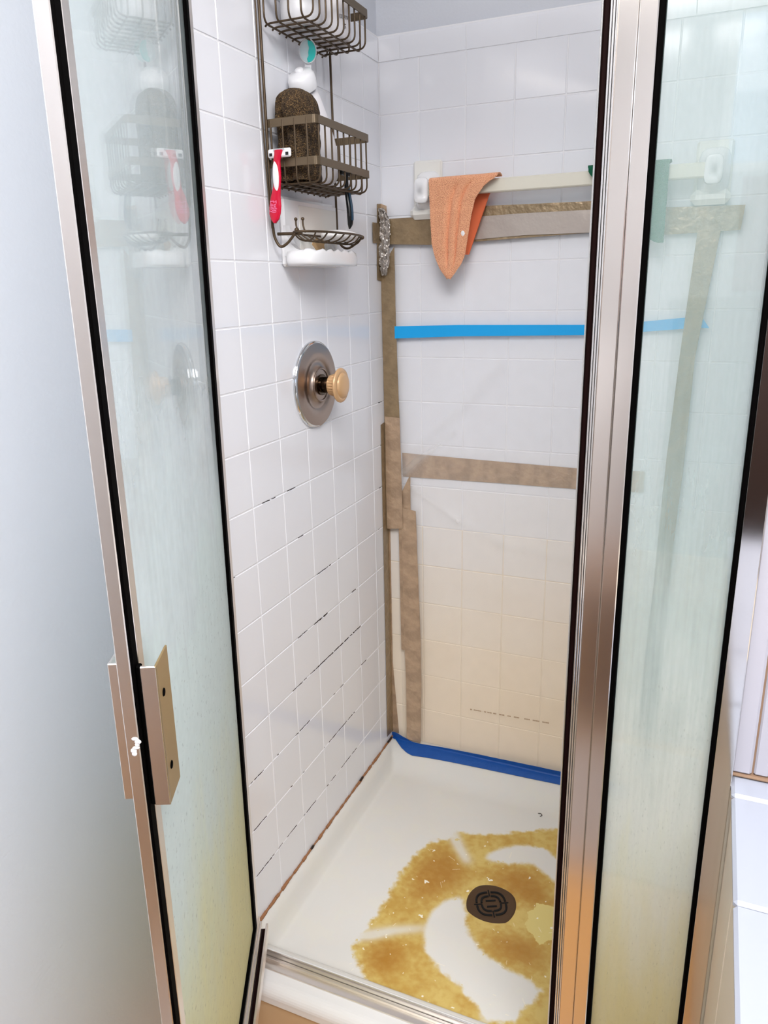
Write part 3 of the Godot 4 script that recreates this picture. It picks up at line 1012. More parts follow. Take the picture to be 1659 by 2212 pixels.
# ---------------------------------------------------------------- open glass door, in its own frame: x inwards, y up, z along the width
func build_door() -> void:
	# the old door leans a little
	var up := Vector3(0.0141, 0.9999, -0.0007).normalized()
	var D := Vector3(0.4349, -0.0055, 0.9005)
	D = (D - up * up.dot(D)).normalized()
	var N := up.cross(D)
	var o := thing("shower_door", Vector3.ZERO, "hinged framed glass shower door standing open along the left wall", "shower door")
	o.transform = Transform3D(Basis(N, up, D), L(0.0502, -1.1298, 0.7888))
	var W := 0.55
	var H := 1.83
	var bar := func(called: String, lo: Vector3, hi: Vector3, mat: Material, bev := 0.001, lab := "") -> MeshInstance3D:
		var g := Geo.new()
		g.box(lo, hi, bev)
		var q := loc(called, g, mat, o)
		if lab: tag(q, lab)
		return q
	bar.call("hinge_stile", Vector3(-0.015, -0.015, 0.0), Vector3(0.001, H, 0.024), M.alu)
	bar.call("strike_stile", Vector3(-0.0155, -0.015, 0.516), Vector3(0.0, H, 0.534), M.alu)
	bar.call("strike_stile", Vector3(-0.0155, -0.015, 0.534), Vector3(-0.003, H, W), M.alu)
	bar.call("magnet_strip", Vector3(-0.003, -0.015, 0.5345), Vector3(0.0, H, W - 0.0008), M.gasket, 0.0008, "black magnetic strip")
	bar.call("glass_gasket", Vector3(-0.009, 0.03, 0.024), Vector3(0.0015, H - 0.03, 0.042), M.gasket, 0.0015, "black rubber gasket")
	bar.call("glass_gasket", Vector3(-0.009, 0.034, 0.03), Vector3(0.0015, 0.044, 0.516), M.gasket, 0.0015, "black rubber gasket")
	bar.call("glass_pane", Vector3(-0.009, 0.036, 0.03), Vector3(-0.004, H - 0.03, 0.517), M.glass, 0.0)
	var g := Geo.new()
	g.sheet(1, 1, func(u: float, v: float) -> Vector3: return Vector3(-0.0096, lerpf(1.72, 0.044, v), lerpf(0.042, 0.516, u)))
	loc("soap_film", g, M.film_door, o)
	g = Geo.new()
	g.sheet(1, 1, func(u: float, v: float) -> Vector3: return Vector3(-0.0034, lerpf(1.76, 0.044, v), lerpf(0.042, 0.516, u)))
	loc("soap_film", g, M.film_inner, o)
	# grooved bottom rail
	bar.call("bottom_rail", Vector3(-0.015, -0.012, 0.002), Vector3(0.004, 0.034, 0.516), M.alu)
	bar.call("rail_ridge", Vector3(0.004, -0.012, 0.002), Vector3(0.008, 0.022, 0.53), M.alu_bright, 0.0008)
	bar.call("rail_groove", Vector3(0.008, -0.012, 0.003), Vector3(0.015, 0.004, 0.53), M.brown_seal, 0.0005)
	bar.call("rail_ridge", Vector3(0.015, -0.012, 0.002), Vector3(0.0195, 0.016, 0.53), M.alu, 0.0008)
	bar.call("top_rail", Vector3(-0.015, H - 0.035, 0.024), Vector3(0.001, H, 0.516), M.alu)
	# pull: one angle on each side
	var handle := bar.call("handle", Vector3(0.004, 0.718, 0.5435), Vector3(0.019, 0.868, 0.547), M.alu, 0.0008) as MeshInstance3D
	g = Geo.new()
	g.box(Vector3(0.0168, 0.718, 0.503), Vector3(0.019, 0.868, 0.5468), 0.0006)
	loc("grip_plate", g, std(Color(0.72, 0.62, 0.44), 0.4, 0.8), handle)
	for y: float in [0.752, 0.832]:
		g = Geo.new()
		g.lathe([V(0.0, 0.0008), V(0.0036, 0.0008), V(0.0042, 0.0)], Vector3(0.019, y, 0.530), Vector3.RIGHT, 16)
		loc("screw", g, M.gasket, handle)
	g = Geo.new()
	g.box(Vector3(0.0, 0.718, 0.538), Vector3(0.0045, 0.868, 0.546), 0.001)  # black strip added where the handle leg only turns dark with shade
	loc("handle_shade", g, M.gasket, handle)
	var h2 := bar.call("handle", Vector3(-0.0340, 0.706, 0.517), Vector3(-0.0155, 0.858, 0.5205), M.alu, 0.0008) as MeshInstance3D
	g = Geo.new()
	g.box(Vector3(-0.0340, 0.706, 0.475), Vector3(-0.0318, 0.858, 0.5202), 0.0006)
	loc("grip_plate", g, M.alu, h2)
	# dab of old putty on the edge
	g = Geo.new()
	rng.seed = 5
	for k in 6:
		g.ball(Vector3(-0.007 + rng.randf_range(-0.003, 0.003), 0.795 - k * 0.0032, W), Vector3(rng.randf_range(0.002, 0.0035), rng.randf_range(0.0015, 0.003), 0.0011), 10, 6)
	tag(loc("putty_dab", g, M.white_soft, o), "white dab of putty on the door edge")
	# wall jamb and hinge knuckles
	for y: float in [0.12, 0.9, 1.7]:
		g = Geo.new()
		g.lathe([V(0, 0), V(0.006, 0), V(0.006, 0.06), V(0, 0.06)], Vector3(-0.010, y, -0.006), Vector3.UP, 14, false)
		loc("hinge", g, M.alu, o)
	var j := Geo.new()
	j.box(L(0.006, -1.178, 0.789), Vector3(0.032, 2.05, 0.812), 0.0015)
	tag(obj("wall_jamb", j, M.alu), "aluminium jamb on the left wall behind the door hinges", "jamb")

# ---------------------------------------------------------------- plastic sheet and tapes
# strip of tape between two edge lines, slightly wrinkled, lying `off` in front of the wall
func tape(called: String, a: Array, b: Array, off: float, mat: Material, label: String, wall := "back", wr := 0.0006, sd := 1, group := "") -> MeshInstance3D:
	var nz := noise(18.0, sd, 2)
	var g := Geo.new()
	var pick := func(list: Array, t: float) -> Vector2:
		var q := t * (list.size() - 1)
		var i := mini(int(q), list.size() - 2)
		return (list[i] as Vector2).lerp(list[i + 1], q - i)
	g.sheet(maxi(10, 8 * (a.size() - 1)), 6, func(u: float, v: float) -> Vector3:
		var p: Vector2 = (pick.call(a, u) as Vector2).lerp(pick.call(b, u), v)
		var d := off + wr * (1.0 + nz.get_noise_2d(p.x * 1.0, p.y * 1.0))
		return L(p.x, p.y, d) if wall == "back" else L(d, p.y, p.x), 0.0005)
	var at := Vector3.ZERO
	for p in g.v:
		at += p / g.v.size()
	var o := put(called, g.mesh(at), mat)
	o.position = at
	tag(o, label, "tape", group)
	return o

func build_plastic_and_tape() -> void:
	# clear sheet hung over the back tiles
	var nz := noise(4.0, 33, 4)
	var nf := noise(16.0, 34, 3)
	var g := Geo.new()
	g.sheet(110, 190, func(u: float, v: float) -> Vector3:
		var x := lerpf(0.040, 0.715, u)
		var y := lerpf(0.168, -1.213, v)
		var sag := 0.0035 * sin(u * PI) * sin(v * PI)
		var d := 0.0125 + sag + 0.0035 * nz.get_noise_2d(x * 0.8 + y * 0.5, y * 0.5) + 0.0012 * nf.get_noise_2d(x * 1.6 + y * 0.9, y * 0.35)
		for k: Array in [[.055, -.375, .30, -.12, .016, .005], [.055, -.375, .36, -.26, .010, .003], [.075, -.43, .20, -.51, .009, .005], [.20, -.51, .31, -.56, .010, .004], [.31, -.56, .52, -.59, .010, .0025], [.40, .12, .33, -.34, .014, .002], [.20, .10, .22, -.30, .012, .0015], [.55, .13, .50, -.30, .014, .002]]:
			var A := V(k[0], k[1]); var B := V(k[2], k[3]); var q := V(x, y)
			var t := clampf((q - A).dot(B - A) / (B - A).length_squared(), 0, 1)
			d += k[5] * exp(-pow((q - A - (B - A) * t).length() / k[4], 2))
		d = lerpf(d, 0.0125, smoothstep(0.9, 1.0, v))
		if v > 0.96: d += 0.006 * (v - 0.96) / 0.04
		return L(x, y, d))
	var o := put("plastic_sheet", g.mesh(L(0.38, -1.2, 0.01)), M.plastic)
	o.position = L(0.38, -1.2, 0.01)
	tag(o, "clear wrinkled plastic sheet taped over the back wall tiles", "plastic sheet")
	# faint line of print near the bottom of the sheet
	var seg := [[.242, .246], [.252, .272], [.281, .287], [.290, .302], [.306, .313], [.322, .336], [.345, .353], [.362, .375], [.390, .405], [.412, .430], [.437, .455]]
	var ink := Geo.new()
	for s: Array in seg:
		var x: float = s[0]
		while x < s[1]:
			ink.box(L(x, -1.0435 + (x - .242) * 0.03, 0.0205), L(x + 0.0018, -1.0400 + (x - .242) * 0.03, 0.0208))
			x += 0.0030
	var pr := put("print_line", ink.mesh(L(0.38, -1.2, 0.01)), M.print_ink, o)
	pr.set_meta("kind", "stuff")

	# tapes under the sheet
	tape("painters_tape", [V(.040,-.033),V(.2,-.030),V(.488,-.030),V(.608,-.024),V(.712,-.014),V(.731,-.019)], [V(.040,-.062),V(.2,-.056),V(.488,-.052),V(.610,-.045),V(.727,-.036),V(.744,-.037)], 0.0200, M.blue, "bright blue masking tape band across the upper plastic sheet", "back", 0.0003, 3)
	tape("duct_tape", [V(.050,-.348),V(.15,-.350),V(.3,-.353),V(.485,-.356),V(.64,-.352)], [V(.050,-.410),V(.15,-.409),V(.3,-.407),V(.484,-.406),V(.64,-.402)], 0.0068, M.duct, "grey duct tape band across the middle under the plastic", "back", 0.0012, 4)
	tape("duct_tape", [V(.705,.170),V(.692,-.087),V(.683,-.33),V(.680,-.596),V(.672,-.9),V(.668,-1.18)], [V(.748,.160),V(.722,-.096),V(.720,-.328),V(.712,-.592),V(.706,-.9),V(.704,-1.18)], 0.0235, M.duct_dark, "long vertical duct tape seen through the fixed glass", "back", 0.0008, 5)
	# tapes over the sheet
	tape("duct_tape", [V(.020,.211),V(.07,.211),V(.128,.211),V(.2,.218),V(.259,.226),V(.491,.222),V(.65,.201),V(.787,.198)], [V(.028,.155),V(.07,.153),V(.128,.150),V(.2,.151),V(.261,.153),V(.494,.160),V(.65,.149),V(.783,.152)], 0.0190, M.duct_dark, "brown duct tape along the whole top edge of the sheet", "back", 0.0012, 6)
	tape("duct_tape", [V(.225,.204),V(.35,.206),V(.50,.205),V(.545,.203)], [V(.225,.156),V(.35,.161),V(.50,.160),V(.55,.158)], 0.0215, M.duct_sheen, "duct tape strip with its sheen painted pale on the top edge just right of the orange cloth", "back", 0.0010, 7)  # layered strip; reflected sheen is put into its pale colour
	tape("duct_tape", [V(.007,.10),V(.007,.0),V(.0075,-.15),V(.0075,-.27)], [V(.043,.150),V(.043,0.0),V(.046,-.15),V(.049,-.27)], 0.0190, M.duct_dark, "vertical duct tape down the left edge of the sheet by the corner", "back", 0.0014, 8)
	tape("duct_tape", [V(.010,-.254),V(.0085,-.45),V(.009,-.552)], [V(.050,-.256),V(.053,-.45),V(.054,-.547)], 0.0212, M.duct, "short duct tape patch at the left end of the middle band", "back", 0.0012, 9)
	tape("duct_tape", [V(.040,-.47),V(.041,-.72),V(.042,-.90)], [V(.075,-.40),V(.073,-.72),V(.058,-.90)], 0.0170, M.duct, "narrow slanting duct tape under the long lower left strip", "back", 0.0008, 10)
	tape("duct_tape", [V(.052,-.49),V(.050,-.62),V(.052,-.85),V(.056,-1.0),V(.055,-1.178)], [V(.090,-.496),V(.093,-.62),V(.100,-.85),V(.101,-1.0),V(.097,-1.182)], 0.0200, M.duct, "long lower left duct tape strip running down to the blue tape", "back", 0.0012, 11)
	# folded over the corner
	tape("duct_tape", [V(.0065,.246),V(.0065,.19),V(.0065,.12),V(.0065,.071)], [V(.034,.244),V(.038,.19),V(.043,.12),V(.044,.075)], 0.0065, M.duct_dark, "upper corner duct tape stuck on the left tiles beside the caddy", "left", 0.0008, 12)
	tape("duct_tape", [V(.0065,.202),V(.0065,.18),V(.0065,.157)], [V(.066,.202),V(.066,.18),V(.066,.157)], 0.0078, M.duct_dark, "small duct tape tab crossing the upper corner strip", "left", 0.0006, 13)
	tape("duct_tape", [V(.0065,.246),V(.0065,.20)], [V(.023,.240),V(.023,.20)], 0.0150, M.duct, "short duct tape stub at the top of the corner", "back", 0.0006, 14)
	tape("duct_tape", [V(.0065,-.268),V(.0065,-.6),V(.0065,-.9),V(.0065,-1.17)], [V(.043,-.272),V(.044,-.6),V(.046,-.9),V(.050,-1.165)], 0.0065, M.duct_dark, "long lower corner duct tape stuck on the left tiles", "left", 0.0006, 15)
	tape("duct_tape", [V(.0065,-.268),V(.0065,-.55),V(.0065,-.9),V(.0065,-1.175)], [V(.0105,-.268),V(.012,-.55),V(.011,-.95),V(.026,-1.175)], 0.0075, M.duct, "thin duct tape sliver in the lower corner on the back tiles", "back", 0.0004, 16)
	# crumpled knot of plastic and foil-like tape in the upper corner
	g = Geo.new()
	var cr := noise(30.0, 77, 3)
	g.sheet(36, 10, func(u: float, v: float) -> Vector3:
		var y := lerpf(0.235, 0.085, u)
		var wd := lerpf(0.012, 0.030, sin(u * PI))
		var s := v * 2.0 - 1.0
		var b := 0.016 + 0.010 * cr.get_noise_2d(u * 3.0, v * 1.6) + 0.004 * sin(v * 17.0 + u * 9.0)
		return L(0.008 + wd * (0.5 + 0.5 * s) + 0.004 * sin(u * 8.0), y, b + 0.012), 0.0004)
	var kn := put("plastic_knot", g.mesh(L(0.02, 0.16, 0.02)), std(Color(0.72, 0.69, 0.66), 0.15, 0.45))
	kn.position = L(0.02, 0.16, 0.02)
	tag(kn, "crumpled shiny twist of plastic at the upper tape corner", "plastic twist")
	# blue tape along the back of the pan
	var gb := Geo.new()
	var top := curve([V3(0.007, -1.171, 0.014), V3(0.022, -1.168, 0.018), V3(0.05, -1.176, 0.021), V3(0.086, -1.183, 0.023), V3(0.2, -1.177, 0.023), V3(0.48, -1.171, 0.023), V3(0.66, -1.170, 0.022)], 10)
	var out := [0.020, 0.024, 0.046, 0.058, 0.052, 0.046, 0.044]
	var nb := noise(25.0, 55, 2)
	gb.sheet(top.size() - 1, 8, func(u: float, v: float) -> Vector3:
		var p: Vector3 = top[roundi(u * (top.size() - 1))]
		var q := u * 5.999
		var reach: float = lerpf(out[int(q)], out[int(q) + 1], q - int(q))
		var lipy := pan_height(p.x, p.z) + 0.0022
		if v < 0.375:
			p.y = lerpf(p.y, lipy, v / 0.375)
		else:
			p.z = lerpf(p.z, reach, (v - 0.375) / 0.625)
			p.y = pan_height(p.x, p.z) + 0.0022
		return p + Vector3(0, 0.0008, 0.0006) * nb.get_noise_2d(p.x, v * 0.05), 0.0005)
	var bt := put("painters_tape", gb.mesh(L(0.33, -1.2, 0.03)), M.blue_deep)
	bt.position = L(0.33, -1.2, 0.03)
	tag(bt, "dark blue masking tape sealing the sheet to the pan", "tape")

# ---------------------------------------------------------------- towel bar with its two cloths
func build_towel_bar() -> void:
	var o := thing("towel_bar", L(0.42, 0.262, 0.0), "pale translucent towel bar on white ceramic brackets over the plastic sheet", "towel bar")
	for s: Array in [[0.090, 0.159, 0.208, 0.330, 0.112, 0.142, -1.0], [0.689, 0.757, 0.204, 0.320, 0.708, 0.740, 1.0]]:
		var g := Geo.new()
		g.box(L(s[0], s[2], 0.006), L(s[1], s[3], 0.016), 0.005)
		var b := obj("bracket_plate", g, M.ceramic_cream, o)
		tag(b, "cream ceramic bracket plate")
		g = Geo.new()
		var cx: float = (s[4] + s[5]) / 2.0
		# arm swelling out of the plate
		g.sheet(24, 10, func(u: float, v: float) -> Vector3:
			var a := u * TAU
			var w := lerpf(0.030, 0.0165, smoothstep(0.0, 0.6, v))
			var h := lerpf(0.045, 0.026, smoothstep(0.0, 0.7, v))
			var c := Vector2(cos(a), sin(a))
			var q := pow(pow(absf(c.x), 4.0) + pow(absf(c.y), 4.0), -0.25)
			if v > 0.86:
				q *= sqrt(maxf(0.0, 1.0 - pow((v - 0.86) / 0.14, 2.0)))
			return L(cx + c.x * q * w, 0.262 + c.y * q * h, 0.014 + v * 0.058), 0.0, true)
		obj("bracket_arm", g, M.ceramic, o)
		g = Geo.new()
		g.box(L(s[0] - 0.004, s[2] - 0.003, 0.008), L(s[1] + 0.002, s[2] + 0.026, 0.034), 0.010)
		obj("bracket_lip", g, M.ceramic_cream, o)
	var r := Geo.new()
	r.box(L(0.135, 0.249, 0.040), L(0.712, 0.276, 0.062), 0.002)
	obj("bar", r, M.acrylic, o)

	# orange washcloth thrown over the bar, its corner hanging down
	var cl := thing("washcloth", L(0.21, 0.28, 0.05), "orange terry washcloth draped over the left end of the towel bar", "washcloth")
	var g2 := Geo.new()
	var nz := noise(26.0, 44, 3)
	# outline of the front fall: left and right limits by height
	var left := [V(.279,.150),V(.255,.151),V(.20,.153),V(.150,.156),V(.120,.164),V(.095,.176),V(.074,.194)]
	var rightl := [V(.279,.305),V(.262,.276),V(.235,.255),V(.195,.246),V(.155,.239),V(.125,.234),V(.105,.225),V(.088,.211),V(.074,.197)]
	var lim := func(list: Array, y: float) -> float:
		for k in list.size() - 1:
			if y <= list[k].x and y >= list[k + 1].x:
				return lerpf(list[k].y, list[k + 1].y, (list[k].x - y) / (list[k].x - list[k + 1].x))
		return list[-1].y
	g2.sheet(44, 52, func(u: float, v: float) -> Vector3:
		var over := v < 0.12
		var y := 0.282 if over else lerpf(0.282, 0.074, (v - 0.12) / 0.88)
		var yy := clampf(y, 0.0741, 0.2789)
		var a: float = lim.call(left, yy)
		var b: float = lim.call(rightl, yy)
		var x := lerpf(a, b, u)
		var z := 0.0725
		if over:
			z = lerpf(0.036, 0.0725, v / 0.12)
			y = 0.2805 + 0.0035 * sin(v / 0.12 * PI)
		var fold := 0.0045 * (exp(-pow((u - 0.5 + 0.1 * v) / 0.06, 2)) + exp(-pow((u - 0.68) / 0.05, 2))) * smoothstep(0.1, 0.25, v) * (1.0 - smoothstep(0.75, 1.0, v))
		z += -fold * 2.0 + 0.004 * sin(u * PI) + 0.0015 * nz.get_noise_2d(x, y) + 0.006 * smoothstep(0.75, 1.0, u) * (1.0 - v)
		return L(x, y, z), 0.003)
	obj("front_fall", g2, M.terry_orange, cl)
	g2 = Geo.new()
	g2.sheet(14, 30, func(u: float, v: float) -> Vector3:
		var y := lerpf(0.278, 0.125, v)
		var b := lerpf(0.300, 0.276, minf(v * 5.0, 1.0)) if v < 0.2 else lerpf(0.276, 0.231, (v - 0.2) / 0.8)
		var a := lerpf(0.24, 0.220, v)
		return L(lerpf(a, b, u), y, 0.036 - 0.004 * sin(u * 3.0) + 0.014 * v * (1.0 - u)), 0.003)
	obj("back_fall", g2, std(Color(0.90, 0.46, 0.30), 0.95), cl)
	g2 = Geo.new()
	g2.box(L(0.2265, 0.165, 0.0740), L(0.2335, 0.182, 0.0775), 0.0008, Transform3D(Basis(Vector3.FORWARD, 0.0), Vector3.ZERO))
	g2.ball(L(0.2295, 0.168, 0.0770), Vector3(0.0052, 0.006, 0.002), 10, 8)
	tag(obj("care_tag", g2, M.white_soft, cl), "small white care tag")

	# dark green cloth folded over the bar behind the post
	var gc := thing("washcloth", L(0.57, 0.28, 0.05), "dark green terry washcloth hanging on the towel bar behind the metal post", "washcloth")
	var g3 := Geo.new()
	g3.sheet(30, 44, func(u: float, v: float) -> Vector3:
		var s := v * 0.30 - 0.10
		var bot := lerpf(0.16, 0.132, smoothstep(0.3, 0.9, u))
		var x := lerpf(0.489 + 0.07 * smoothstep(0.44, 0.75, v), 0.644, u) + 0.006 * sin(v * 7.0) * (u - 0.5)
		var y := 0.281
		var z := 0.0
		if v < 0.3:
			z = 0.034
			y = lerpf(0.19, 0.281, v / 0.3)
			x = lerpf(0.54, 0.640, u)
		elif v < 0.42:
			z = lerpf(0.034, 0.069, (v - 0.3) / 0.12)
			y = 0.281 + 0.003 * sin((v - 0.3) / 0.12 * PI)
		else:
			z = 0.069 + 0.004 * sin(u * 9.0) * (v - 0.42)
			y = lerpf(0.281, bot, (v - 0.42) / 0.58)
			x = lerpf(0.490 + 0.07 * smoothstep(0.44, 0.75, v), 0.644, u)
		return L(x, y, z + 0.001 * nz.get_noise_2d(x, y)), 0.003)
	obj("cloth_fall", g3, M.terry_green, gc)

# ---------------------------------------------------------------- valve
func build_valve() -> void:
	var c := L(0.006, -0.13, 0.375)
	var o := thing("shower_valve", c, "round brushed metal shower valve plate with a gold fluted knob", "shower valve")
	var X := Vector3.RIGHT
	var g := Geo.new()
	g.lathe([V(0.0885, 0.0), V(0.0885, 0.004), V(0.0865, 0.0068), V(0.084, 0.0076)], c, X, 72)
	tag(obj("plate_rim", g, M.chrome, o), "polished rim of the valve plate")
	g = Geo.new()
	g.lathe([V(0.084, 0.0076), V(0.066, 0.0098), V(0.052, 0.0105), V(0.050, 0.0075), V(0.047, 0.0068), V(0.040, 0.0085), V(0.0345, 0.0115), V(0.034, 0.0145), V(0.031, 0.0155), V(0.0, 0.0158)], c, X, 72)
	obj("plate", g, M.nickel, o)
	g = Geo.new()
	g.lathe([V(0.0335, 0.0145), V(0.0350, 0.0165), V(0.0335, 0.0185), V(0.0315, 0.0165)], c, X, 48)
	obj("plate_ring", g, M.nickel, o)
	g = Geo.new()
	g.lathe([V(0.0215, 0.0155), V(0.0215, 0.019), V(0.0165, 0.0195), V(0.0165, 0.05), V(0.0, 0.05)], c, X, 40, false)
	obj("stem", g, M.dark_metal, o)
	# fluted collar
	g = Geo.new()
	g.sheet(96, 6, func(u: float, v: float) -> Vector3:
		var a := u * TAU
		var r := lerpf(0.0205, 0.0225, v) + 0.0012 * signf(sin(a * 24.0)) * minf(1.0, absf(sin(a * 24.0)) * 2.0) * smoothstep(0.1, 0.3, v)
		return c + Vector3(0.038 + v * 0.018, sin(a) * r, cos(a) * r), 0.0, true)
	g.lathe([V(0.0, 0.038), V(0.0205, 0.038)], c, X, 40, false)
	obj("knob_collar", g, M.brass, o)
	g = Geo.new()
	g.lathe([V(0.021, 0.055), V(0.031, 0.0565), V(0.0345, 0.0585), V(0.0350, 0.0605), V(0.0340, 0.0625), V(0.0300, 0.0645), V(0.0275, 0.0650), V(0.0262, 0.0640), V(0.0250, 0.0655), V(0.0235, 0.0685), V(0.0190, 0.0705), V(0.010, 0.0718), V(0.0, 0.072)], c, X, 56)
	obj("knob", g, M.brass, o)

# ---------------------------------------------------------------- ceramic soap dish on the wall
func build_soap_dish() -> void:
	var o := thing("soap_dish", L(0.006, 0.16, 0.365), "white ceramic soap dish built into the tiles below the caddy", "soap dish")
	var g := Geo.new()
	g.box(L(0.005, 0.10, 0.264), L(0.017, 0.222, 0.482), 0.008)
	obj("back_plate", g, M.ceramic, o)
	g = Geo.new()
	# hollow above the tray
	g.box(L(0.0165, 0.125, 0.270), L(0.0178, 0.210, 0.425), 0.0006)
	tag(obj("recess", g, M.ceramic_cream, o), "cream recess of the dish")
	g = Geo.new()
	# tray with raised rolled rim and a ribbed front edge
	g.sheet(64, 22, func(u: float, v: float) -> Vector3:
		var a := u * TAU
		var cc := Vector2(cos(a), sin(a))
		var q := pow(pow(absf(cc.x), 5.0) + pow(absf(cc.y), 5.0), -0.2)
		var out := Vector2(cc.x * q * 0.034, cc.y * q * 0.098)
		var y: float
		var k: float
		if v < 0.35:      # underside
			k = lerpf(0.0, 1.0, v / 0.35)
			y = 0.1005
		elif v < 0.6:      # outer wall
			k = 1.0 + 0.04 * sin((v - 0.35) / 0.25 * PI)
			y = lerpf(0.1005, 0.1265, (v - 0.35) / 0.25)
		elif v < 0.75:
			k = lerpf(1.0, 0.82, (v - 0.6) / 0.15)
			y = 0.1265 + 0.0025 * sin((v - 0.6) / 0.15 * PI)
		else:
			k = lerpf(0.82, 0.0, (v - 0.75) / 0.25)
			y = 0.113
		if v >= 0.5 and v < 0.78 and cc.x > 0.3:
			y += 0.0022 * cos(out.y * 190.0)
		return L(0.046 + out.x * k, y, 0.388 + out.y * k), 0.0, true)
	obj("tray", g, M.ceramic, o)
	for z: float in [0.462, 0.296]:
		g = Geo.new()
		var ear := PackedVector2Array([V(0.008, 0.118), V(0.050, 0.118), V(0.050, 0.127), V(0.038, 0.131), V(0.028, 0.140), V(0.021, 0.154), V(0.017, 0.172), V(0.008, 0.172)])
		g.prism(ear, Transform3D(Basis(Vector3(1, 0, 0), Vector3(0, 1, 0), Vector3(0, 0, 1)), L(0, 0, z)), 0.0, 0.018)
		obj("dish_wing", g, M.ceramic, o)
	g = Geo.new()
	var pts := PackedVector2Array()
	rng.seed = 9
	for k in 16:
		var a := TAU * k / 16.0
		pts.append(V(0.352 + cos(a) * 0.026 * rng.randf_range(0.75, 1.1), 0.142 + sin(a) * 0.014 * rng.randf_range(0.7, 1.1)))
	g.prism(pts, Transform3D(Basis(Vector3(0, 0, 1), Vector3(0, 1, 0), Vector3(1, 0, 0)), L(0, 0, 0)), 0.0178, 0.0186)
	tag(obj("peeled_patch", g, M.peel, o), "tan patch where the glaze has peeled")

# ---------------------------------------------------------------- wire caddy
func wire(called: String, p: Array, r: float, parent: Node, mat: Material = null) -> MeshInstance3D:
	var g := Geo.new()
	g.tube(p, r, 8)
	return obj(called, g, mat if mat else M.bronze, parent)

func basket(o: Node3D, x0: float, x1: float, z0: float, z1: float, yb: float, yt: float, bands: Array, nfront: int, nside: int) -> void:
	var rr := 0.0017
	# wires that cross the bottom from back to front and climb the front
	for k in nfront:
		var z := lerpf(z0 + 0.012, z1 - 0.012, k / float(nfront - 1))
		wire("basket_wire", fillet([L(x0, yb - 0.004, z), L(x0 + 0.004, yb, z), L(x1, yb, z), L(x1, yt, z)], 0.014), rr, o)
	# wires along the basket that climb both ends
	for k in nside:
		var x := lerpf(x0 + 0.006, x1 - 0.016, k / float(nside - 1))
		wire("basket_wire", fillet([L(x, yt, z0), L(x, yb - 0.0022, z0), L(x, yb - 0.0022, z1), L(x, yt, z1)], 0.014), rr, o)
	for b: float in bands:
		var path := fillet([V3(x0, b, z0), V3(x1 + 0.002, b, z0), V3(x1 + 0.002, b, z1), V3(x0, b, z1)], 0.010, 6)
		var g := Geo.new()
		var h := 0.0065
		for k in path.size() - 1:
			var a: Vector3 = path[k]
			var c: Vector3 = path[k + 1]
			var d := (c - a).normalized()
			var nn := d.cross(Vector3.UP) * 0.0012
			var uph := Vector3(0, h, 0)
			var out := -nn.normalized()
			g.flat(a - nn - uph, c - nn - uph, c - nn + uph, a - nn + uph, out)
			g.flat(a + nn - uph, c + nn - uph, c + nn + uph, a + nn + uph, -out)
			g.flat(a - nn + uph, c - nn + uph, c + nn + uph, a + nn + uph, Vector3.UP)
			g.flat(a - nn - uph, c - nn - uph, c + nn - uph, a + nn - uph, Vector3.DOWN)
		obj("rim_band", g, M.bronze_band, o)

func V3(x: float, y: float, z: float) -> Vector3:
	return L(x, y, z)

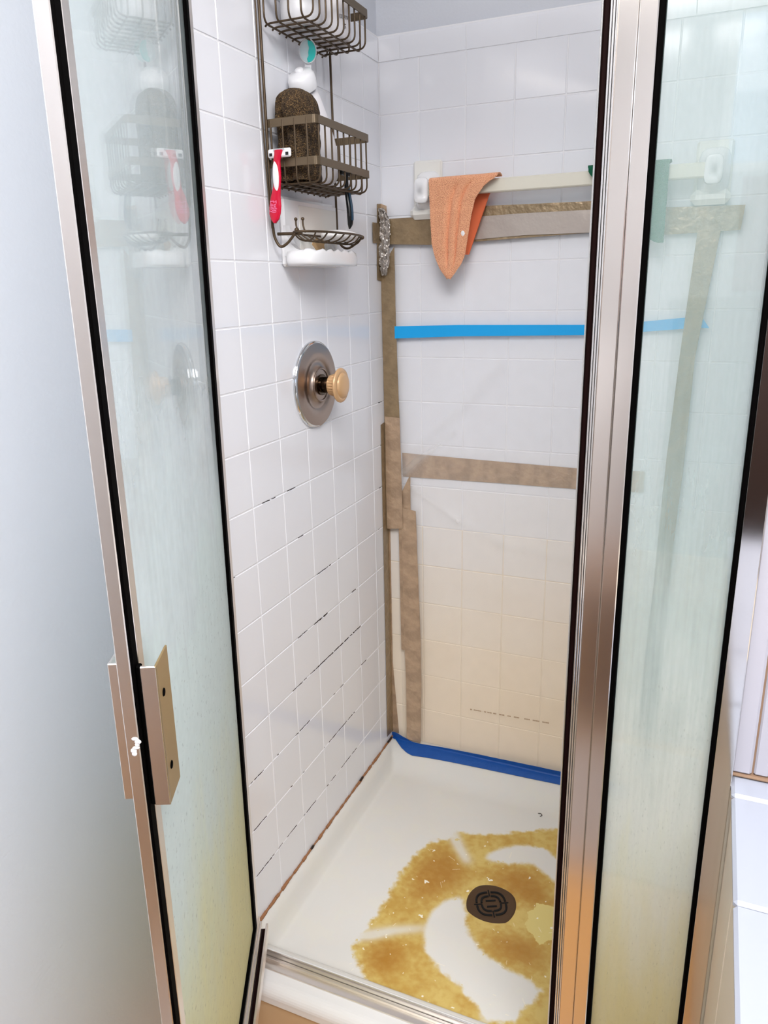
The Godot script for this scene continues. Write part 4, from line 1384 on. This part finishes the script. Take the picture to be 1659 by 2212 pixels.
func build_caddy() -> void:
	var o := thing("shower_caddy", L(0.012, 0.15, 0.39), "bronze wire shower caddy with two baskets and a soap tray on the left tiles", "caddy")
	# two long side wires, each ending in a hook
	wire("side_wire", curve([L(0.014, 0.75, 0.517), L(0.014, 0.5, 0.517), L(0.014, 0.2, 0.517), L(0.014, 0.165, 0.515), L(0.016, 0.147, 0.513), L(0.024, 0.134, 0.510), L(0.036, 0.139, 0.506), L(0.050, 0.154, 0.503), L(0.054, 0.160, 0.502)]), 0.0025, o)
	wire("side_wire", curve([L(0.010, 0.75, 0.522), L(0.010, 0.5, 0.522), L(0.010, 0.34, 0.522), L(0.012, 0.20, 0.519)]), 0.0013, o)
	wire("side_wire", curve([L(0.014, 0.75, 0.262), L(0.014, 0.5, 0.262), L(0.014, 0.2, 0.260), L(0.015, 0.165, 0.260), L(0.022, 0.145, 0.260), L(0.036, 0.138, 0.260), L(0.052, 0.144, 0.260), L(0.070, 0.157, 0.260)]), 0.0024, o)
	for b: Vector3 in [L(0.0545, 0.161, 0.502), L(0.071, 0.158, 0.260)]:
		var g := Geo.new()
		g.ball(b, Vector3.ONE * 0.0042, 14, 10)
		obj("hook_ball", g, M.bronze, o)
	wire("cross_wire", [L(0.012, 0.700, 0.262), L(0.012, 0.700, 0.517)], 0.0019, o)
	basket(o, 0.014, 0.106, 0.285, 0.513, 0.487, 0.548, [0.545], 10, 4)
	basket(o, 0.014, 0.106, 0.295, 0.513, 0.237, 0.338, [0.334, 0.270], 9, 4)
	# oval soap tray
	var ring := []
	for k in 40:
		var a := TAU * k / 40.0
		ring.append(L(0.062 + 0.040 * cos(a), 0.158, 0.390 + 0.118 * sin(a)))
	var g2 := Geo.new()
	g2.tube(ring, 0.0021, 8, true)
	obj("tray_ring", g2, M.bronze, o)
	for k in 8:
		var s := lerpf(-0.82, 0.82, k / 7.0)
		var hw := 0.040 * sqrt(1.0 - s * s)
		var z := 0.390 + 0.118 * s
		wire("tray_slat", curve([L(0.062 - hw, 0.158, z), L(0.062 - hw * 0.6, 0.147, z - 0.004), L(0.062, 0.143, z - 0.007), L(0.062 + hw * 0.6, 0.147, z - 0.004), L(0.062 + hw, 0.158, z)], 4), 0.0015, o)
	wire("tray_bar", [L(0.014, 0.156, 0.500), L(0.062, 0.155, 0.497)], 0.0030, o)
	wire("tray_bar", [L(0.014, 0.158, 0.262), L(0.05, 0.158, 0.275)], 0.0020, o)
	# little upright prongs with balls
	for q: float in [0.052, 0.066]:
		wire("prong", curve([L(q + 0.004, 0.156, 0.498), L(q + 0.002, 0.162, 0.499), L(q, 0.170, 0.499), L(q, 0.177, 0.499)], 4), 0.0016, o)
		var g := Geo.new()
		g.ball(L(q, 0.179, 0.499), Vector3.ONE * 0.0031, 12, 8)
		obj("prong_ball", g, M.bronze, o)

func flat_text(s: String, size: float, mat: Material, parent: Node, t: Transform3D, called := "lettering") -> void:
	var tm := TextMesh.new()
	tm.text = s
	var ft := SystemFont.new()
	ft.font_names = PackedStringArray(["Droid Serif"])
	tm.font = ft
	tm.font_size = 32
	tm.pixel_size = size / 32.0
	tm.depth = 0.0004
	var o := put(called, tm, mat, parent)
	o.transform = t

func build_caddy_contents() -> void:
	# white squeeze bottle leaning in the middle basket, flip cap open
	var base := L(0.034, 0.256, 0.318)
	var axis := Vector3(0.0, 0.168, 0.106).normalized()
	var b := thing("squeeze_bottle", base, "white squeeze bottle leaning in the middle basket with its flip cap open", "bottle")
	var g := Geo.new()
	g.lathe([V(0.0, 0.0), V(0.020, 0.001), V(0.033, 0.009), V(0.0425, 0.026), V(0.045, 0.07), V(0.043, 0.11), V(0.037, 0.150), V(0.029, 0.174), V(0.0, 0.175)], base + Vector3(0, 0.002, 0), axis, 40, true, 0.50, Vector3(0, 0.2, -1))
	obj("bottle_body", g, M.white_soft, b)
	g = Geo.new()
	g.lathe([V(0.029, 0.172), V(0.0305, 0.180), V(0.0300, 0.194), V(0.024, 0.202), V(0.0, 0.204)], base + Vector3(0, 0.002, 0), axis, 36, true, 0.78, Vector3(0, 0.2, -1))
	g.lathe([V(0.008, 0.203), V(0.008, 0.207), V(0.005, 0.209), V(0.0, 0.2085)], base + Vector3(0, 0.002, 0), axis, 20)
	obj("cap_base", g, M.white_plastic, b)
	# lid standing up from its hinge, its hollow turned to the room
	var lc := L(0.036, 0.469, 0.395)
	var ln := Vector3(0.55, -0.25, 0.79).normalized()
	g = Geo.new()
	g.lathe([V(0.0178, 0.0035), V(0.0186, 0.005), V(0.0198, 0.0035), V(0.0194, -0.003), V(0.016, -0.005), V(0.0, -0.0055)], lc, ln, 40, true, 0.8, Vector3.UP)
	var lid := obj("cap_lid", g, M.white_plastic, b)
	g = Geo.new()
	g.lathe([V(0.0, 0.0022), V(0.0180, 0.0022)], lc, ln, 40, false, 0.8, Vector3.UP)
	obj("lid_inside", g, M.clear_lid, lid)
	# teal half of the lid
	var rx := ln.cross(Vector3.UP).normalized() * -1.0
	var ry := ln.cross(rx) * -1.0
	if ry.y < 0: ry = -ry
	var side := Vector3.UP.cross(ln).normalized()
	var poly := PackedVector2Array()
	for k in 17:
		var a := -PI / 2 + PI * k / 16.0
		poly.append(V(cos(a) * 0.0138, sin(a) * 0.0174))
	for q: Vector2 in [V(0.000, 0.012), V(0.002, 0.005), V(0.0005, -0.002), V(0.001, -0.007), V(-0.002, -0.012)]:
		poly.append(q)
	g = Geo.new()
	var upv := ln.cross(side).normalized()
	g.prism(poly, Transform3D(Basis(side, upv, ln), lc), 0.0026, 0.0032)
	tag(obj("lid_insert", g, M.teal, lid), "teal half of the open lid")
	g = Geo.new()
	g.box(Vector3(-0.006, -0.001, -0.001), Vector3(0.006, 0.014, 0.001), 0.0006, Transform3D(Basis(side, upv, ln), lc - upv * 0.030))
	obj("cap_hinge", g, M.white_plastic, b)

	# brown terry washcloth bundled upright
	var pc := L(0.046, 0.2435, 0.461)
	var pn := noise(40.0, 17, 3)
	g = Geo.new()
	g.sheet(64, 52, func(u: float, v: float) -> Vector3:
		var a := u * TAU
		var h := v * 0.150
		var top := 1.0
		if v > 0.72:
			top = pow(maxf(0.0, 1.0 - pow((v - 0.72) / 0.28, 2.6)), 1.0 / 2.4)
		var wide := lerpf(0.040, 0.046, smoothstep(0.45, 0.8, v))
		var c := Vector2(cos(a), sin(a))
		var q := pow(pow(absf(c.x), 2.6) + pow(absf(c.y), 2.6), -1.0 / 2.6)
		var groove := 1.0 - 0.34 * exp(-pow((fposmod(a - 1.95 - 0.5 * (v - 0.6) + PI, TAU) - PI) / 0.20, 2.0)) - 0.10 * exp(-pow((fposmod(a - 0.2 + PI, TAU) - PI) / 0.18, 2.0)) * (1.0 - smoothstep(0.5, 0.75, v))
		var p := Vector3(c.x * q * 0.033 * top * groove, h, c.y * q * wide * top * groove)
		if v > 0.55:
			p.z += 0.004 * (v - 0.55) / 0.45
		var d := pn.get_noise_3d(p.x, p.y, p.z) * 0.0022
		return pc + p + Vector3(c.x, 0.3, c.y) * d, 0.0, true)
	var pf := put("bath_scrubber", g.mesh(pc), M.terry_brown)
	pf.position = pc
	tag(pf, "dark brown terry scrubbing cloth bundled upright in the middle basket", "washcloth")

	# pink razor hung on the near end of the middle basket
	var rz := thing("razor", L(0.035, 0.17, 0.525), "pink razor with a white oval grip hanging on the basket end", "razor")
	var edge_l := [V(.2885,.0330),V(.282,.0325),V(.272,.0300),V(.262,.0285),V(.245,.0275),V(.232,.0270),V(.215,.0205),V(.200,.0165),V(.188,.0155),V(.178,.0185),V(.172,.0240)]
	var edge_r := [V(.2885,.0505),V(.282,.0475),V(.272,.0435),V(.262,.0435),V(.245,.0435),V(.232,.0415),V(.215,.0400),V(.200,.0405),V(.188,.0385),V(.178,.0345),V(.172,.0275)]
	var at := func(list: Array, t: float) -> Vector2:
		var q := t * (list.size() - 1)
		var i := mini(int(q), list.size() - 2)
		return (list[i] as Vector2).lerp(list[i + 1], q - i)
	g = Geo.new()
	g.sheet(20, 60, func(u: float, v: float) -> Vector3:
		var l: Vector2 = at.call(edge_l, v)
		var r: Vector2 = at.call(edge_r, v)
		var a := u * TAU
		var cx := (l.y + r.y) / 2.0
		var hw := (r.y - l.y) / 2.0
		return L(cx + hw * cos(a), l.x, 0.527 + 0.0045 * sin(a)), 0.0, true)
	obj("razor_handle", g, M.pink, rz)
	g = Geo.new()
	g.ball(L(0.0348, 0.2475, 0.5305), Vector3(0.0060, 0.0245, 0.0024), 24, 14)
	tag(obj("grip_inset", g, M.white_plastic, rz), "white oval grip inset")
	g = Geo.new()
	g.box(L(0.0195, 0.277, 0.522), L(0.0640, 0.291, 0.5275), 0.002)
	obj("razor_head", g, M.white_plastic, rz)
	g = Geo.new()
	g.box(L(0.0225, 0.2795, 0.5272), L(0.0285, 0.2845, 0.5280), 0.0004)
	obj("blade_clip", g, M.black_plastic, rz)
	g = Geo.new()
	g.box(L(0.0545, 0.2795, 0.5272), L(0.0605, 0.2845, 0.5280), 0.0004)
	obj("blade_clip", g, M.black_plastic, rz)
	g = Geo.new()
	g.box(L(0.031, 0.2870, 0.527), L(0.053, 0.2900, 0.5285), 0.0005)
	obj("lubra_strip", g, M.chrome, rz)
	# two lines of script reading down the handle
	var down := Basis(Vector3(0, -1, 0), Vector3(1, 0, 0), Vector3(0, 0, 1))
	flat_text("Twin", 0.0085, M.pink_print, rz, Transform3D(down, L(0.0305, 0.1985, 0.5318) - rz.position), "lettering")
	flat_text("Lady", 0.0085, M.pink_print, rz, Transform3D(down, L(0.0245, 0.1990, 0.5318) - rz.position), "lettering")

	# dark razor hanging at the far end: curved handle below the basket
	var dr := thing("razor", L(0.085, 0.17, 0.35), "black and dark blue razor hanging below the right end of the basket", "razor")
	var path := [L(0.083, 0.268, 0.352), L(0.082, 0.245, 0.349), L(0.083, 0.228, 0.347), L(0.086, 0.208, 0.347), L(0.087, 0.192, 0.347), L(0.086, 0.178, 0.346), L(0.084, 0.169, 0.346)]
	var rad := [0.0048, 0.0055, 0.0064, 0.0076, 0.0080, 0.0066, 0.0012]
	var pts := curve(path, 6)
	g = Geo.new()
	g.sheet(16, pts.size() - 1, func(u: float, v: float) -> Vector3:
		var q := v * 6.0
		var i := mini(int(q), 5)
		var r := lerpf(rad[i], rad[i + 1], q - i)
		var a := u * TAU
		return pts[roundi(v * (pts.size() - 1))] + Vector3(cos(a) * r * 0.75, 0, sin(a) * r), 0.0, true)
	obj("razor_handle", g, M.black_plastic, dr)
	g = Geo.new()
	var gp := []
	for k in 22:
		var i := 6 + k
		gp.append(pts[i] + Vector3(0.0052 + 0.0006 * sin(k / 21.0 * PI), 0, 0.0022))
	g.tube(gp, 0.0026, 8)
	tag(obj("grip_inset", g, M.navy, dr), "dark blue rubber grip")
	g = Geo.new()
	g.box(L(0.078, 0.264, 0.330), L(0.086, 0.276, 0.372), 0.002)
	obj("razor_head", g, M.black_plastic, dr)

	# things in the top basket
	var tb := thing("bottle", L(0.06, 0.4895, 0.345), "white bottle with small brown lettering lying in the top basket", "bottle")
	g = Geo.new()
	g.lathe([V(0.0, 0.0), V(0.030, 0.0), V(0.035, 0.004), V(0.036, 0.02), V(0.036, 0.11), V(0.030, 0.13), V(0.014, 0.14), V(0.014, 0.16), V(0.0, 0.16)], L(0.060, 0.4895, 0.345), Vector3.UP, 40)
	obj("bottle_body", g, M.white_soft, tb)
	var face := Basis(Vector3(0.35, 0, -0.94).normalized(), Vector3.UP, Vector3(0.94, 0, 0.35).normalized())
	flat_text("ELVIVE", 0.0075, M.black_ink, tb, Transform3D(face, Vector3(0.94, 0, 0.35) * 0.0365 + Vector3(0, 0.034, 0)))
	flat_text("5", 0.0095, M.black_ink, tb, Transform3D(face, Vector3(0.94, 0, 0.35) * 0.0365 + Vector3(0, 0.020, 0)))
	var jar := thing("jar", L(0.055, 0.4895, 0.45), "round white tub standing in the top basket beside the lettered bottle", "jar")
	g = Geo.new()
	g.lathe([V(0.0, 0.0), V(0.028, 0.0), V(0.033, 0.003), V(0.034, 0.02), V(0.034, 0.065), V(0.0, 0.066)], L(0.055, 0.4895, 0.45), Vector3.UP, 40)
	obj("jar_body", g, M.white_plastic, jar)
	g = Geo.new()
	g.lathe([V(0.0345, 0.066), V(0.0355, 0.068), V(0.0355, 0.083), V(0.034, 0.085), V(0.0, 0.085)], L(0.055, 0.4895, 0.45), Vector3.UP, 40)
	obj("jar_lid", g, M.ceramic_cream, jar)

	# soap bar in the wire tray
	var so := Geo.new()
	so.sheet(32, 16, func(u: float, v: float) -> Vector3:
		var a := u * TAU
		var ph := (0.5 - v) * PI
		var c := Vector2(cos(a), sin(a))
		var q := pow(pow(absf(c.x), 3.0) + pow(absf(c.y), 3.0), -1.0 / 3.0)
		var w := pow(maxf(cos(ph), 0.0), 0.6)
		return L(0.062, 0.1575, 0.345) + Vector3(c.x * q * w * 0.026, sin(ph) * 0.0105, c.y * q * w * 0.052), 0.0, true)
	var sb := put("soap_bar", so.mesh(L(0.062, 0.1575, 0.345)), M.soap)
	sb.position = L(0.062, 0.1575, 0.345)
	tag(sb, "white bar of soap lying in the oval wire tray", "soap")

# ---------------------------------------------------------------- furniture added out of view for the metal and glass to reflect
func build_reflected_things() -> void:
	var o := thing("added_cabinet", Vector3(1.25, 0, 2.8), "tall dark wooden cupboard added below the window for the metal to reflect", "added_cabinet")
	var g := Geo.new()  # unseen cupboard added as the dark shape mirrored in the wall post
	g.box(Vector3(0.62, 0.06, 2.62), Vector3(1.75, 1.28, 3.08), 0.004)
	g.box(Vector3(0.66, 0.0, 2.68), Vector3(1.71, 0.06, 3.06), 0.0)
	obj("cabinet_body", g, M.wood, o)
	for k in 2:
		g = Geo.new()
		g.box(Vector3(0.64 + k * 0.55, 0.08, 2.60), Vector3(1.18 + k * 0.55, 1.26, 2.62), 0.004)
		var d := obj("cabinet_door", g, M.wood, o)
		g = Geo.new()
		g.ball(Vector3(1.14 + k * 0.09, 0.6, 2.59), Vector3.ONE * 0.014, 12, 8)
		obj("knob", g, M.nickel, d)
	g = Geo.new()
	g.box(Vector3(0.60, 1.28, 2.58), Vector3(1.77, 1.31, 3.085), 0.006)
	obj("cabinet_top", g, M.wood, o)
	var t := Geo.new()  # unseen red towel added to tint the reflection in the wall post
	t.sheet(24, 20, func(u: float, v: float) -> Vector3:
		return Vector3(lerpf(0.80, 1.15, u), lerpf(1.73, 1.33, v), 3.075 + 0.01 * sin(u * 21.0)), 0.012)
	var rt := put("added_bath_towel", t.mesh(Vector3(0.97, 1.33, 3.07)), M.terry_red)
	rt.position = Vector3(0.97, 1.33, 3.07)
	tag(rt, "dark red bath towel added out of view to redden the metal reflection", "towel")
	var ch := thing("added_chest", Vector3(0.76, 0, 2.2), "low dark wooden storage chest added out of view to darken the post reflections", "chest")
	g = Geo.new()  # unseen chest added as the brown shape mirrored in the posts
	g.box(Vector3(0.38, 0.03, 2.03), Vector3(1.15, 0.46, 2.36), 0.006)
	obj("chest_body", g, M.chest_wood, ch)
	g = Geo.new()
	g.box(Vector3(0.365, 0.46, 2.015), Vector3(1.165, 0.51, 2.375), 0.01)
	obj("chest_lid", g, M.chest_wood, ch)
	for q: Array in [[0.40, 2.05], [1.13, 2.05], [0.40, 2.34], [1.13, 2.34]]:
		g = Geo.new()
		g.lathe([V(0, 0), V(0.016, 0), V(0.02, 0.03), V(0, 0.03)], Vector3(q[0], 0, q[1]), Vector3.UP, 14, false)
		obj("foot", g, M.wood, ch)
	g = Geo.new()  # unseen mat added as the pale patch mirrored in the posts
	g.box(Vector3(0.20, 0.001, 1.42), Vector3(0.835, 0.018, 1.97), 0.008)
	var bm := put("added_bath_mat", g.mesh(Vector3(0.62, 0, 1.7)), M.mat)
	bm.position = Vector3(0.62, 0, 1.7)
	tag(bm, "pale pink bath mat added out of view to lighten the post reflections", "bath mat")
